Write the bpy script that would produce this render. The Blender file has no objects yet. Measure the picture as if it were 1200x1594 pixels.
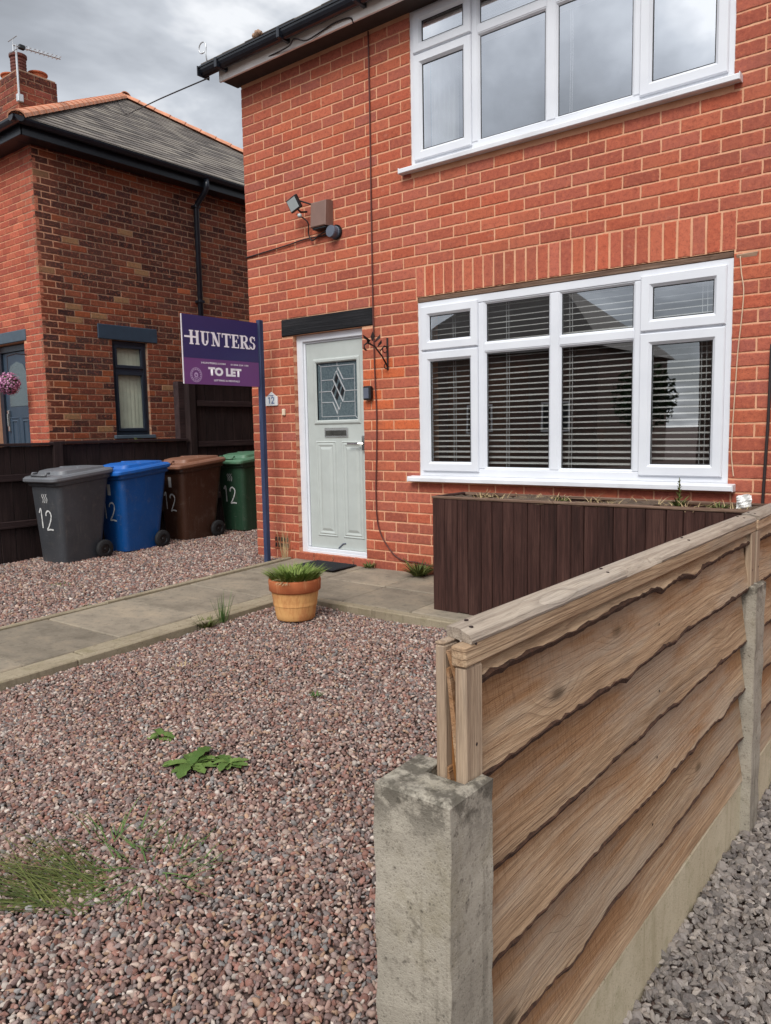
import bpy, math, random
import numpy as np
from mathutils import Vector, Matrix
rnd = random.Random(11)
R = math.radians
scene = bpy.context.scene
col = scene.collection

# ------------------------------------------------------------------ camera
def setup_camera():
    yaw, pitch, roll = R(-38.35), R(-6.085), R(-1.09)
    cy, sy = math.cos(yaw), math.sin(yaw)
    fwd = Vector((sy*math.cos(pitch), cy*math.cos(pitch), math.sin(pitch)))
    right = Vector((cy, -sy, 0)); up = right.cross(fwd)
    r2 = right*math.cos(roll) + up*math.sin(roll)
    u2 = up*math.cos(roll) - right*math.sin(roll)
    m = Matrix((r2, u2, -fwd)).transposed().to_4x4()
    m.translation = Vector((0, -5, 1.16))
    cd = bpy.data.cameras.new('camera'); c = bpy.data.objects.new('camera', cd)
    col.objects.link(c); c.matrix_world = m
    cd.sensor_fit = 'VERTICAL'; cd.sensor_height = 36.0
    cd.lens = 1190.0/1594.0*36.0
    cd.clip_start = 0.05; cd.clip_end = 1500
    scene.camera = c
setup_camera()
scene.render.resolution_x, scene.render.resolution_y = 771, 1024
vs = scene.view_settings
vs.view_transform = 'Standard'; vs.look = 'None'; vs.gamma = 1; vs.use_curve_mapping = False
vs.exposure = 0.60

# ------------------------------------------------------------------ sun and sky
SUN_EL, SUN_AZ = R(46), R(166)        # azimuth measured from +y clockwise: the sun stands behind the camera
sd = bpy.data.lights.new('sun', 'SUN'); so = bpy.data.objects.new('sun', sd); col.objects.link(so)
sd.energy = 1.7; sd.angle = R(26); sd.color = (1, .965, .91)
sdir = Vector((math.sin(SUN_AZ)*math.cos(SUN_EL), math.cos(SUN_AZ)*math.cos(SUN_EL), math.sin(SUN_EL)))
so.rotation_euler = sdir.to_track_quat('Z', 'Y').to_euler()

def setup_world():
    w = bpy.data.worlds.new('World'); scene.world = w; w.use_nodes = True
    nt = w.node_tree; N = nt.nodes; L = nt.links; N.clear()
    out = N.new('ShaderNodeOutputWorld'); bg = N.new('ShaderNodeBackground'); bg.inputs[1].default_value = 0.1
    L.new(bg.outputs[0], out.inputs[0])
    sky = N.new('ShaderNodeTexSky'); sky.sky_type = 'NISHITA'; sky.sun_disc = False
    sky.sun_elevation = SUN_EL; sky.sun_rotation = SUN_AZ; sky.altitude = 50
    tc = N.new('ShaderNodeTexCoord'); sep = N.new('ShaderNodeSeparateXYZ'); L.new(tc.outputs['Generated'], sep.inputs[0])
    def m(op, a, b=None):
        n = N.new('ShaderNodeMath'); n.operation = op
        for i, v in enumerate((a, b)):
            if v is None: continue
            if isinstance(v, (int, float)): n.inputs[i].default_value = v
            else: L.new(v, n.inputs[i])
        return n.outputs[0]
    zz = m('ADD', m('MAXIMUM', sep.outputs[2], 0.0), 0.22)
    cx, cy = m('DIVIDE', sep.outputs[0], zz), m('DIVIDE', sep.outputs[1], zz)
    cmb = N.new('ShaderNodeCombineXYZ'); L.new(cx, cmb.inputs[0]); L.new(cy, cmb.inputs[1]); cmb.inputs[2].default_value = 3.7
    n1 = N.new('ShaderNodeTexNoise'); n1.inputs['Scale'].default_value = 1.5; n1.inputs['Detail'].default_value = 6; n1.inputs['Roughness'].default_value = .55; n1.inputs['Distortion'].default_value = .25
    L.new(cmb.outputs[0], n1.inputs['Vector'])
    r1 = N.new('ShaderNodeValToRGB'); cr = r1.color_ramp
    cr.elements[0].position = .36; cr.elements[0].color = (2.0, 2.08, 2.2, 1)
    cr.elements[1].position = .61; cr.elements[1].color = (6.6, 6.7, 6.85, 1)
    e = cr.elements.new(.47); e.color = (3.0, 3.15, 3.4, 1)
    e = cr.elements.new(.55); e.color = (4.4, 4.6, 4.9, 1)
    L.new(n1.outputs[0], r1.inputs[0])
    mx = N.new('ShaderNodeMix'); mx.data_type = 'RGBA'; mx.inputs[0].default_value = .9
    dp = N.new('ShaderNodeVectorMath'); dp.operation = 'DOT_PRODUCT'; L.new(tc.outputs['Generated'], dp.inputs[0]); dp.inputs[1].default_value = sdir
    gain = m('ADD', 1.0, m('MULTIPLY', m('POWER', m('MAXIMUM', dp.outputs['Value'], 0.0), 2.0), 1.1))
    sc_ = N.new('ShaderNodeVectorMath'); sc_.operation = 'SCALE'; L.new(r1.outputs[0], sc_.inputs[0]); L.new(gain, sc_.inputs['Scale'])
    L.new(sky.outputs[0], mx.inputs[6]); L.new(sc_.outputs[0], mx.inputs[7])
    L.new(mx.outputs[2], bg.inputs[0])
setup_world()

# ------------------------------------------------------------------ colour and node helpers
def lin(c):
    c = c/255.0
    return c/12.92 if c <= .04045 else ((c+.055)/1.055)**2.4
def rgb(r, g, b, k=1.0): return (lin(r)*k, lin(g)*k, lin(b)*k, 1)

class NT:
    def __init__(s, name):
        s.m = bpy.data.materials.new(name); s.m.use_nodes = True
        s.t = s.m.node_tree; s.t.nodes.clear()
        s.out = s.n('ShaderNodeOutputMaterial'); s.p = s.n('ShaderNodeBsdfPrincipled')
        s.l(s.p.outputs[0], s.out.inputs[0])
    def n(s, k): return s.t.nodes.new(k)
    def l(s, a, b): s.t.links.new(a, b)
    def put(s, inp, v):
        if isinstance(v, (int, float, tuple, list)): inp.default_value = v
        else: s.l(v, inp)
    def math(s, op, *a):
        n = s.n('ShaderNodeMath'); n.operation = op
        for i, v in enumerate(a): s.put(n.inputs[i], v)
        return n.outputs[0]
    def mix(s, f, a, b, mode='MIX'):
        n = s.n('ShaderNodeMix'); n.data_type = 'RGBA'; n.blend_type = mode
        s.put(n.inputs[0], f); s.put(n.inputs[6], a); s.put(n.inputs[7], b); return n.outputs[2]
    def ramp(s, f, stops):
        n = s.n('ShaderNodeValToRGB'); cr = n.color_ramp
        while len(cr.elements) < len(stops): cr.elements.new(.5)
        for e, (p, c) in zip(cr.elements, stops):
            e.position = p; e.color = c if len(c) == 4 else (*c, 1)
        s.put(n.inputs[0], f); return n.outputs[0]
    def step(s, f, a, b):
        n = s.n('ShaderNodeMapRange'); n.interpolation_type = 'SMOOTHSTEP'; n.inputs[1].default_value = a; n.inputs[2].default_value = b
        s.put(n.inputs[0], f); return n.outputs[0]
    def pos(s): return s.n('ShaderNodeNewGeometry').outputs['Position']
    def coord(s, scale=(1, 1, 1), offset=None):
        v = s.pos()
        n = s.n('ShaderNodeVectorMath'); n.operation = 'MULTIPLY'; s.l(v, n.inputs[0]); n.inputs[1].default_value = scale
        v = n.outputs[0]
        if offset is not None:
            a = s.n('ShaderNodeVectorMath'); a.operation = 'ADD'; s.l(v, a.inputs[0]); s.l(offset, a.inputs[1]); v = a.outputs[0]
        return v
    def noise(s, scale, detail=4, rough=.55, vec=None, dist=0):
        n = s.n('ShaderNodeTexNoise'); n.inputs['Scale'].default_value = scale; n.inputs['Detail'].default_value = detail
        n.inputs['Roughness'].default_value = rough; n.inputs['Distortion'].default_value = dist
        s.l(vec if vec is not None else s.pos(), n.inputs['Vector']); return n.outputs[0]
    def vor(s, scale, vec=None, out=0):
        n = s.n('ShaderNodeTexVoronoi'); n.inputs['Scale'].default_value = scale
        s.l(vec if vec is not None else s.pos(), n.inputs['Vector']); return n.outputs[out]
    def rand(s):
        return s.n('ShaderNodeObjectInfo').outputs['Random']
    def isle(s): return s.n('ShaderNodeNewGeometry').outputs['Random Per Island']
    def bump(s, h, strength=.3, dist=.01):
        n = s.n('ShaderNodeBump'); n.inputs['Strength'].default_value = strength; n.inputs['Distance'].default_value = dist
        s.l(h, n.inputs['Height']); s.l(n.outputs[0], s.p.inputs['Normal'])
    def fin(s, base, rough=.6, metal=0, spec=.5):
        s.put(s.p.inputs['Base Color'], base); s.put(s.p.inputs['Roughness'], rough)
        s.put(s.p.inputs['Metallic'], metal); s.put(s.p.inputs['Specular IOR Level'], spec)
        return s.m

def simple(name, c, rough=.5, metal=0, spec=.5, var=.12, vscale=9, bump=0, bscale=120):
    t = NT(name)
    d = tuple(x*(1-var) for x in c[:3])+(1,); e = tuple(min(1, x*(1+var)) for x in c[:3])+(1,)
    b = t.ramp(t.noise(vscale, 5), [(.3, d), (.7, e)])
    if bump: t.bump(t.noise(bscale, 3), bump, .004)
    return t.fin(b, t.math('ADD', rough-.05, t.math('MULTIPLY', t.noise(vscale*2.3, 3), .1)), metal, spec)

def brick_mat(name, src, scale=1.0):
    t = NT(name)
    a = t.n('ShaderNodeAttribute'); a.attribute_name = 'tint'; c = a.outputs['Color']; edge = a.outputs['Alpha']
    if src == 'object': c = t.n('ShaderNodeObjectInfo').outputs['Color']
    n1 = t.noise(16, 5, .65); n2 = t.noise(130, 4, .7); n3 = t.noise(1.3, 4, .6)
    n4 = t.noise(34, 5, .7)
    c = t.mix(t.math('MULTIPLY', t.step(n1, .5, .75), .30), c, rgb(176, 92, 70), 'MIX')
    c = t.mix(t.math('MULTIPLY', t.step(n4, .50, .66), .48), c, rgb(128, 64, 50), 'MIX')
    c = t.mix(t.math('MULTIPLY', t.step(n4, .50, .34), .40), c, rgb(206, 118, 84), 'MIX')
    c = t.mix(t.math('MULTIPLY', t.step(n2, .52, .66), .5), c, rgb(116, 62, 52), 'MIX')
    c = t.mix(t.math('MULTIPLY', t.step(n3, .50, .72), .34), c, rgb(138, 86, 70), 'MIX')
    # pale bloom and mortar smears
    sm = t.math('MULTIPLY', t.step(t.noise(7, 6, .7, t.coord((1, 1, 2.2))), .60, .74), .42)
    c = t.mix(sm, c, rgb(190, 140, 120), 'MIX')
    wn = t.noise(75, 4, .7)
    worn = t.step(t.math('ADD', t.math('MULTIPLY', edge, .24), wn), .66, .82)      # mortar smeared over worn arrises
    c = t.mix(t.math('MULTIPLY', worn, .5), c, rgb(206, 150, 118), 'MIX')
    t.bump(t.math('ADD', t.math('MULTIPLY', n2, .6), t.math('ADD', n1, n4)), .6, .004)
    return t.fin(c, .88, 0, .2)
M = {}
M['brick'] = brick_mat('brick_red', 'object'); M['brick_stuff'] = brick_mat('brick_red_joined', 'attr')

def mortar(name, a, b):
    t = NT(name)
    c = t.ramp(t.noise(6, 6, .65), [(.3, a), (.7, b)])
    c = t.mix(t.math('MULTIPLY', t.step(t.noise(240, 3), .5, .8), .35), c, rgb(120, 95, 80))
    t.bump(t.noise(260, 3), .5, .003)
    return t.fin(c, .95, 0, .1)
M['mortar'] = mortar('mortar_buff', rgb(206, 150, 118), rgb(228, 178, 144))
M['mortar_old'] = mortar('mortar_old', rgb(150, 122, 102), rgb(182, 152, 128))

def pvc():
    t = NT('white_upvc')
    c = t.ramp(t.noise(3, 5), [(.3, (.68, .70, .745, 1)), (.7, (.75, .77, .81, 1))])
    c = t.mix(t.math('MULTIPLY', t.step(t.noise(14, 6, .7, t.coord((1, 1, .35))), .6, .8), .16), c, (.42, .40, .37, 1))
    return t.fin(c, .32, 0, .5)
M['pvc'] = pvc()
M['sill_pvc'] = simple('white_sill', (.72, .73, .76, 1), .4, var=.1, vscale=4)
M['black_pvc'] = simple('black_gutter', rgb(30, 34, 42), .3, var=.2)
M['gasket'] = simple('dark_gasket', rgb(28, 28, 30), .6)
M['fascia'] = simple('beige_fascia', rgb(240, 234, 228), .6, var=.14, vscale=5)
M['dark_soffit'] = simple('dark_soffit', rgb(60, 52, 48), .8)

def glass(name, tint, refl=.16, bumpy=0):
    t = NT(name); t.t.nodes.remove(t.p)
    tr = t.n('ShaderNodeBsdfTransparent'); tr.inputs[0].default_value = tint
    gl = t.n('ShaderNodeBsdfGlossy'); gl.inputs['Roughness'].default_value = .0; gl.inputs['Color'].default_value = (.95, .97, 1, 1)
    fr = t.n('ShaderNodeLayerWeight'); fr.inputs[0].default_value = .5
    b = t.n('ShaderNodeBump'); b.inputs['Strength'].default_value = .06 if not bumpy else bumpy; b.inputs['Distance'].default_value = .01
    t.l(t.noise(1.6 if not bumpy else 60, 2), b.inputs['Height']); t.l(b.outputs[0], gl.inputs['Normal'])
    f = t.math('ADD', refl, t.math('MULTIPLY', t.math('POWER', fr.outputs['Facing'], 4.0), 1-refl))
    mx = t.n('ShaderNodeMixShader'); t.l(f, mx.inputs[0]); t.l(tr.outputs[0], mx.inputs[1]); t.l(gl.outputs[0], mx.inputs[2])
    t.l(mx.outputs[0], t.out.inputs[0]); return t.m
M['glass'] = glass('window_glass', (.86, .88, .88, 1), .32)
M['glass_sky'] = glass('upper_window_glass', (.86, .88, .89, 1), .58)
M['glass_clear'] = glass('side_window_glass', (.92, .94, .93, 1), .05)
def obscured():
    t = NT('obscured_door_glass')
    n = t.noise(55, 4, .6)
    c = t.ramp(n, [(.3, rgb(62, 76, 82)), (.7, rgb(100, 114, 118))])
    t.bump(t.noise(90, 2), .35, .004)
    return t.fin(c, .22, 0, .5)
M['glass_dark'] = obscured()

def wood(name, cols, axis='y', knots=.8, rough=.85, grain=1.0, grey=None, fine=1.0, sawn_shade=None):
    t = NT(name)
    rv = t.rand()
    cb = t.n('ShaderNodeCombineXYZ')
    for i in range(3): t.l(t.math('MULTIPLY', rv, (13.7, 7.3, 29.1)[i]), cb.inputs[i])
    ax = 'xyz'.index(axis)
    def sc(across, along): return tuple(along if i == ax else across for i in range(3))
    big = t.noise(1.0, 2, .45, t.coord(sc(7, .8), cb.outputs[0]), .15)        # slow drift of the growth rings
    mid = t.noise(1.0, 5, .7, t.coord(sc(75, 2.2), cb.outputs[0]))            # streaks
    fib = t.noise(1.0, 3, .7, t.coord(sc(330, 9), cb.outputs[0]))             # fibres
    patch = t.noise(1.0, 4, .6, t.coord(sc(9, 1.6), cb.outputs[0]))
    d = t.vor(1.0, t.coord(sc(5.2, 2.0), cb.outputs[0]))
    knot = t.math('SUBTRACT', 1, t.step(d, .04, .11))
    halo = t.math('SUBTRACT', 1, t.step(d, .03, .30))
    dot = t.n('ShaderNodeVectorMath'); dot.operation = 'DOT_PRODUCT'; t.l(t.pos(), dot.inputs[0]); dot.inputs[1].default_value = {'x': (0, .5, 1), 'y': (.4, 0, 1), 'z': (1, .8, 0)}[axis]
    ph = t.math('ADD', t.math('ADD', t.math('MULTIPLY', dot.outputs['Value'], 62*fine), t.math('MULTIPLY', big, 9)), t.math('MULTIPLY', halo, 2.2))
    fr = t.math('FRACT', ph)
    late = t.math('MULTIPLY', t.step(fr, .35, .92), t.math('SUBTRACT', 1, t.step(fr, .93, 1.0)))
    c = t.ramp(t.math('ADD', t.math('MULTIPLY', patch, .5), t.math('MULTIPLY', mid, .5)), [(.34, cols[0]), (.5, cols[1]), (.64, cols[2])])
    c = t.mix(t.math('MULTIPLY', late, t.math('MULTIPLY', t.step(patch, .3, .7), .5*grain)), c, cols[0])
    c = t.mix(t.math('MULTIPLY', t.step(fib, .5, .66), .42), c, tuple(v*.6 for v in cols[0][:3])+(1,))
    if sawn_shade is not None:      # rough orange saw-cut face, also darkened upward as painted shade under the laps
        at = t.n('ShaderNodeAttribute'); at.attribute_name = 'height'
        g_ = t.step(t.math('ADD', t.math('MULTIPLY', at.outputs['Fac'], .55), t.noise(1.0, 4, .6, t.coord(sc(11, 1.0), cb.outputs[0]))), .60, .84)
        c = t.mix(t.math('MULTIPLY', g_, .75), c, sawn_shade)
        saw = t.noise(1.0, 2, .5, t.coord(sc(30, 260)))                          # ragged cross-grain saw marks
        c = t.mix(t.math('MULTIPLY', t.math('MULTIPLY', t.step(saw, .5, .66), g_), .5), c, tuple(v*.55 for v in sawn_shade[:3])+(1,))
    if grey:
        g_ = t.step(t.noise(1.0, 5, .65, t.coord(sc(8, 1.3), cb.outputs[0])), .45, .66)
        c = t.mix(t.math('MULTIPLY', g_, .5), c, grey)
    c = t.mix(t.math('MULTIPLY', knot, knots), c, tuple(x*.28 for x in cols[0][:3])+(1,))
    c = t.mix(t.math('MULTIPLY', t.math('SUBTRACT', halo, knot), .25*knots), c, cols[0])
    hue = t.n('ShaderNodeHueSaturation'); t.l(c, hue.inputs['Color']); t.l(t.math('ADD', .88, t.math('MULTIPLY', rv, .24)), hue.inputs['Value'])
    t.bump(t.math('ADD', t.math('MULTIPLY', late, -.3), t.math('ADD', fib, mid)), .7, .004)
    return t.fin(hue.outputs[0], rough, 0, .2)
M['fence'] = wood('weathered_softwood', [rgb(128, 102, 78), rgb(178, 148, 118), rgb(206, 178, 146)], 'y', .8, grey=rgb(180, 166, 148), sawn_shade=rgb(152, 110, 74))
M['fence_end'] = wood('sawn_orange_softwood', [rgb(116, 76, 44), rgb(168, 116, 66), rgb(188, 140, 90)], 'z', .4)
M['fence_grey'] = wood('greyed_softwood', [rgb(124, 112, 100), rgb(162, 148, 133), rgb(182, 169, 153)], 'y', .5, grey=rgb(156, 149, 141))
M['fence_post_wood'] = wood('greyed_batten', [rgb(136, 114, 94), rgb(178, 154, 130), rgb(200, 178, 152)], 'z', .5, grey=rgb(164, 152, 140))
M['planter'] = wood('dark_stained_board', [rgb(40, 25, 22), rgb(66, 43, 38), rgb(86, 60, 53)], 'z', .35, rough=.75, grain=.5)
M['planter_worn'] = wood('worn_rim', [rgb(70, 50, 42), rgb(110, 88, 74), rgb(140, 118, 102)], 'x', .35, rough=.85)
M['darkfence'] = wood('dark_brown_fence', [rgb(30, 22, 22), rgb(46, 34, 33), rgb(60, 46, 44)], 'z', .3, rough=.8, grain=.5)
M['darkrail'] = wood('dark_brown_rail', [rgb(38, 28, 28), rgb(56, 42, 42), rgb(72, 56, 54)], 'y', .3, rough=.8, grain=.5)
M['beam'] = wood('black_timber', [rgb(18, 18, 20), rgb(34, 34, 37), rgb(52, 50, 52)], 'x', .2, rough=.7, grain=1.1)

def concrete(name, a, b, stain, agg=.4, green=None):
    t = NT(name)
    n1 = t.noise(3.2, 6, .65); n2 = t.noise(38, 5, .7); n3 = t.noise(190, 3, .7)
    c = t.ramp(n1, [(.32, a), (.68, b)])
    c = t.mix(t.math('MULTIPLY', t.step(n2, .52, .74), agg), c, stain)
    streak = t.noise(1, 5, .65, t.coord((26, 26, 1.6)))
    c = t.mix(t.math('MULTIPLY', t.step(streak, .52, .72), .5), c, stain)
    if green: c = t.mix(t.math('MULTIPLY', t.step(t.noise(7, 6, .7), .5, .72), .55), c, green)
    c = t.mix(t.math('MULTIPLY', t.step(n3, .6, .7), .3), c, tuple(min(.8, x*1.4) for x in b[:3])+(1,))
    if green:
        z_ = t.n('ShaderNodeSeparateXYZ'); t.l(t.pos(), z_.inputs[0])
        top = t.math('MULTIPLY', t.step(z_.outputs[2], .48, .61), t.step(t.noise(22, 5, .7), .40, .56))
        c = t.mix(t.math('MULTIPLY', top, .75), c, tuple(x*.42 for x in stain[:3])+(1,))
    gr = t.vor(150); pit = t.vor(70)
    c = t.mix(t.math('MULTIPLY', t.math('SUBTRACT', 1, t.step(gr, .12, .3)), .35), c, tuple(x*.45 for x in stain[:3])+(1,))
    c = t.mix(t.math('MULTIPLY', t.math('MULTIPLY', t.math('SUBTRACT', 1, t.step(pit, .1, .26)), t.step(n2, .4, .6)), .55), c, tuple(x*.4 for x in stain[:3])+(1,))
    t.bump(t.math('ADD', t.math('ADD', t.math('MULTIPLY', t.noise(420, 3, .7), .9), t.math('MULTIPLY', n2, .5)), t.math('MULTIPLY', gr, .35)), .6, .004)
    return t.fin(c, .92, 0, .2)
M['post'] = concrete('mossy_concrete', rgb(148, 141, 128), rgb(180, 172, 157), rgb(90, 83, 72), .62, rgb(140, 131, 108))
M['gravelboard'] = concrete('pale_concrete', rgb(186, 172, 144), rgb(206, 194, 168), rgb(156, 142, 112), .35, rgb(150, 142, 108))
M['kerb'] = concrete('kerb_concrete', rgb(138, 126, 106), rgb(162, 150, 128), rgb(104, 92, 74), .4, rgb(120, 112, 82))

def slab_mat():
    t = NT('worn_flagstone')
    rv = t.rand()
    n1 = t.noise(2.6, 6, .65, t.coord((1, 1.6, 1))); n2 = t.noise(26, 6, .7); n3 = t.noise(170, 3)
    c = t.ramp(n1, [(.3, rgb(112, 103, 90)), (.5, rgb(136, 126, 111)), (.72, rgb(156, 142, 122))])
    c = t.mix(t.math('MULTIPLY', t.step(n2, .5, .72), .5), c, rgb(80, 76, 68))
    c = t.mix(t.math('MULTIPLY', t.step(t.noise(5, 7, .75, None, .8), .6, .74), .5), c, rgb(164, 152, 130))
    h = t.n('ShaderNodeHueSaturation'); t.l(c, h.inputs['Color']); t.l(t.math('ADD', .84, t.math('MULTIPLY', rv, .3)), h.inputs['Value'])
    t.bump(t.math('ADD', t.math('MULTIPLY', n3, .4), n2), .55, .006)
    return t.fin(h.outputs[0], .85, 0, .25)
M['slab'] = slab_mat()
def ground_mat():
    t = NT('soil_and_grit')
    v = t.vor(70)
    c = t.ramp(t.math('ADD', t.math('MULTIPLY', t.noise(9, 5), .6), t.math('MULTIPLY', v, .5)), [(.3, rgb(74, 62, 58)), (.7, rgb(116, 98, 92))])
    t.bump(v, .6, .01)
    return t.fin(c, .95, 0, .1)
M['ground'] = ground_mat()
M['asphalt'] = simple('asphalt', (.05, .05, .052, 1), .9, bump=.5)
def pebble_mat():
    t = NT('pebble_stone')
    a = t.n('ShaderNodeAttribute'); a.attribute_name = 'tint'
    n = t.noise(160, 4, .65)
    c = t.mix(t.math('MULTIPLY', t.step(n, .45, .75), .3), a.outputs['Color'], (.38, .31, .29, 1))
    t.bump(n, .35, .003)
    return t.fin(c, .85, 0, .18)
M['pebble'] = pebble_mat()
def leaf_mat(name, a, b, rough=.5):
    t = NT(name)
    c = t.ramp(t.math('FRACT', t.math('ADD', t.isle(), t.rand())), [(0, a), (1, b)])
    c = t.mix(t.math('MULTIPLY', t.step(t.noise(30, 4), .5, .75), .35), c, tuple(min(1, x*1.5) for x in b[:3])+(1,))
    c = t.mix(t.math('MULTIPLY', t.step(t.noise(140, 3), .5, .7), .3), c, tuple(v*.55 for v in a[:3])+(1,))
    t.bump(t.noise(160, 3), .4, .003)
    return t.fin(c, max(rough, .62), 0, .22)
M['leaf'] = leaf_mat('dandelion_leaf', rgb(70, 94, 42), rgb(110, 132, 70))
M['grass'] = leaf_mat('grass_blade', rgb(56, 70, 32), rgb(108, 112, 62))
M['pot_leaf'] = leaf_mat('pot_leaf', rgb(82, 104, 44), rgb(134, 150, 78))
M['grass_dark'] = leaf_mat('dark_grass_blade', rgb(60, 86, 42), rgb(96, 122, 66))
M['straw'] = leaf_mat('dry_straw', rgb(150, 128, 92), rgb(196, 176, 136), .8)
M['flower'] = leaf_mat('pink_flowers', rgb(120, 50, 90), rgb(214, 160, 190), .6)
M['soil'] = simple('dry_soil', rgb(84, 70, 58), .95, var=.4, vscale=40, bump=.8)

def terracotta():
    t = NT('terracotta')
    z = t.n('ShaderNodeSeparateXYZ'); t.l(t.pos(), z.inputs[0])
    c = t.ramp(t.noise(7, 5, .6), [(.3, rgb(168, 92, 58)), (.7, rgb(196, 116, 74))])
    ye = t.step(t.noise(9, 4, .6, t.coord((1, 1, .5))), .22, .55)
    below = t.math('SUBTRACT', 1, t.step(z.outputs[2], .108, .118))
    c = t.mix(t.math('MULTIPLY', t.math('MULTIPLY', ye, below), .85), c, rgb(226, 176, 112))
    crk = t.math('MULTIPLY', t.step(t.noise(1, 5, .7, t.coord((60, 60, 7))), .5, .64), below)
    c = t.mix(t.math('MULTIPLY', crk, .45), c, rgb(186, 116, 70))
    drip = t.step(t.noise(1, 4, .6, t.coord((40, 40, 4))), .56, .7)
    c = t.mix(t.math('MULTIPLY', drip, .35), c, rgb(222, 176, 128))
    t.bump(t.noise(120, 3), .3, .003)
    return t.fin(c, .8, 0, .25)
M['terracotta'] = terracotta()
M['hip_tile'] = simple('orange_hip_tile', rgb(206, 142, 110), .8, var=.22, vscale=6, bump=.4)
M['pot_clay'] = simple('chimney_pot_clay', rgb(176, 92, 56), .8, var=.2)
M['pot_dark'] = simple('dark_chimney_pot', rgb(106, 58, 50), .8, var=.2)
def slate():
    t = NT('roof_slate')
    r = t.math('FRACT', t.math('ADD', t.isle(), t.rand()))
    c = t.ramp(r, [(0, rgb(84, 78, 74)), (.5, rgb(112, 104, 98)), (1, rgb(136, 128, 118))])
    c = t.mix(t.math('MULTIPLY', t.step(t.noise(9, 5, .7), .5, .75), .4), c, rgb(134, 126, 110))
    t.bump(t.noise(60, 4), .3, .004)
    return t.fin(c, .75, 0, .35)
M['slate'] = slate()
M['door_paint'] = simple('pale_sage_door', rgb(182, 188, 184), .45, var=.05, bump=.06, bscale=60)
M['slate_blue'] = simple('slate_blue_paint', rgb(50, 66, 82), .45, var=.12)
M['anthracite'] = simple('anthracite_frame', rgb(38, 46, 58), .4, var=.12)
M['bluegrey'] = simple('blue_grey_lintel', rgb(74, 88, 100), .7, var=.12)
M['chrome'] = simple('chrome', (.62, .62, .6, 1), .16, 1, var=.05)
M['dark_chrome'] = simple('dark_flap_chrome', (.16, .155, .14, 1), .14, 1, var=.3, vscale=30)  # darker chrome tone for the letterbox flap
M['lead'] = simple('silver_leading', (.72, .74, .74, 1), .4, .6, var=.08)
M['black'] = simple('black_plastic', rgb(24, 25, 27), .4, var=.2)
M['dark_metal'] = simple('rusty_black_iron', rgb(52, 38, 36), .7, .3, var=.3, vscale=60)
M['rubber'] = simple('black_rubber', rgb(26, 26, 28), .8)
M['mat'] = simple('ribbed_rubber_mat', rgb(30, 32, 36), .9, bump=.6)
M['white'] = simple('white_paint', (.8, .8, .79, 1), .5, var=.05)
M['cream'] = simple('cream_plastic', rgb(226, 206, 180), .45, var=.06)
M['brown_box'] = simple('brown_alarm_cover', rgb(122, 94, 84), .55, var=.1)
M['grey_box'] = simple('grey_plastic', rgb(92, 98, 112), .5, var=.12)
M['lamp_glass'] = simple('frosted_lamp_glass', rgb(186, 196, 196), .25, var=.05)
M['navy_post'] = wood('navy_painted_post', [rgb(40, 48, 74), rgb(56, 66, 94), rgb(68, 80, 108)], 'z', .15, rough=.6, grain=.4)
M['navy'] = simple('navy_board', rgb(46, 44, 98), .4, var=.05, vscale=3)
M['purple'] = simple('purple_board', rgb(108, 62, 122), .4, var=.06, vscale=3)
M['print_white'] = simple('white_print', rgb(240, 238, 246), .5, var=.03)
M['print_faint'] = simple('faint_lilac_print', rgb(186, 160, 200), .5, var=.03)
M['board_edge'] = simple('pale_board_edge', rgb(206, 200, 204), .6)
M['blue_ink'] = simple('blue_ink', rgb(96, 118, 160), .6)
M['paint_mark'] = simple('white_brushed_paint', rgb(206, 206, 204), .8, var=.14, vscale=50)
M['slat'] = simple('cream_blind_slat', (.70, .69, .66, 1), .45, var=.05)
M['vslat'] = simple('sage_fabric_blind', rgb(222, 222, 200), .85, var=.08)
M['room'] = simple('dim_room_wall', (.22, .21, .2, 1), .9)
M['oak'] = simple('brown_cabinet', rgb(120, 82, 52), .6, var=.2)
M['silver'] = simple('aluminium', (.62, .63, .64, 1), .4, .7)
M['cable'] = simple('black_cable', rgb(40, 30, 30), .6)
M['cable_red'] = simple('dark_red_cable', rgb(86, 42, 36), .6)
M['cable_cream'] = simple('cream_cable', rgb(206, 178, 150), .6)
M['hedge'] = leaf_mat('hedge_leaf', rgb(30, 48, 24), rgb(58, 84, 42))
M['bark_strip'] = simple('bark_strip', rgb(70, 46, 32), .95, var=.5, vscale=60, bump=1.0, bscale=200)
M['bark'] = simple('bark', rgb(70, 56, 46), .9, var=.3, bump=.8, bscale=30)
def bin_mat(name, c):
    t = NT(name)
    b = t.ramp(t.noise(4, 5, .6), [(.3, tuple(x*.85 for x in c[:3])+(1,)), (.7, tuple(x*1.12 for x in c[:3])+(1,))])
    dirt = t.math('MULTIPLY', t.step(t.noise(11, 6, .75), .52, .78), .34)
    b = t.mix(dirt, b, rgb(120, 112, 104))
    run = t.step(t.noise(1, 5, .7, t.coord((38, 38, 2.2))), .55, .75)
    b = t.mix(t.math('MULTIPLY', run, .22), b, rgb(134, 126, 116))
    scr = t.step(t.noise(1, 3, .6, t.coord((9, 120, 120))), .66, .70)
    b = t.mix(t.math('MULTIPLY', scr, .25), b, rgb(170, 168, 164))
    t.bump(t.noise(300, 2), .15, .002)
    return t.fin(b, .42, 0, .45)

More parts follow.
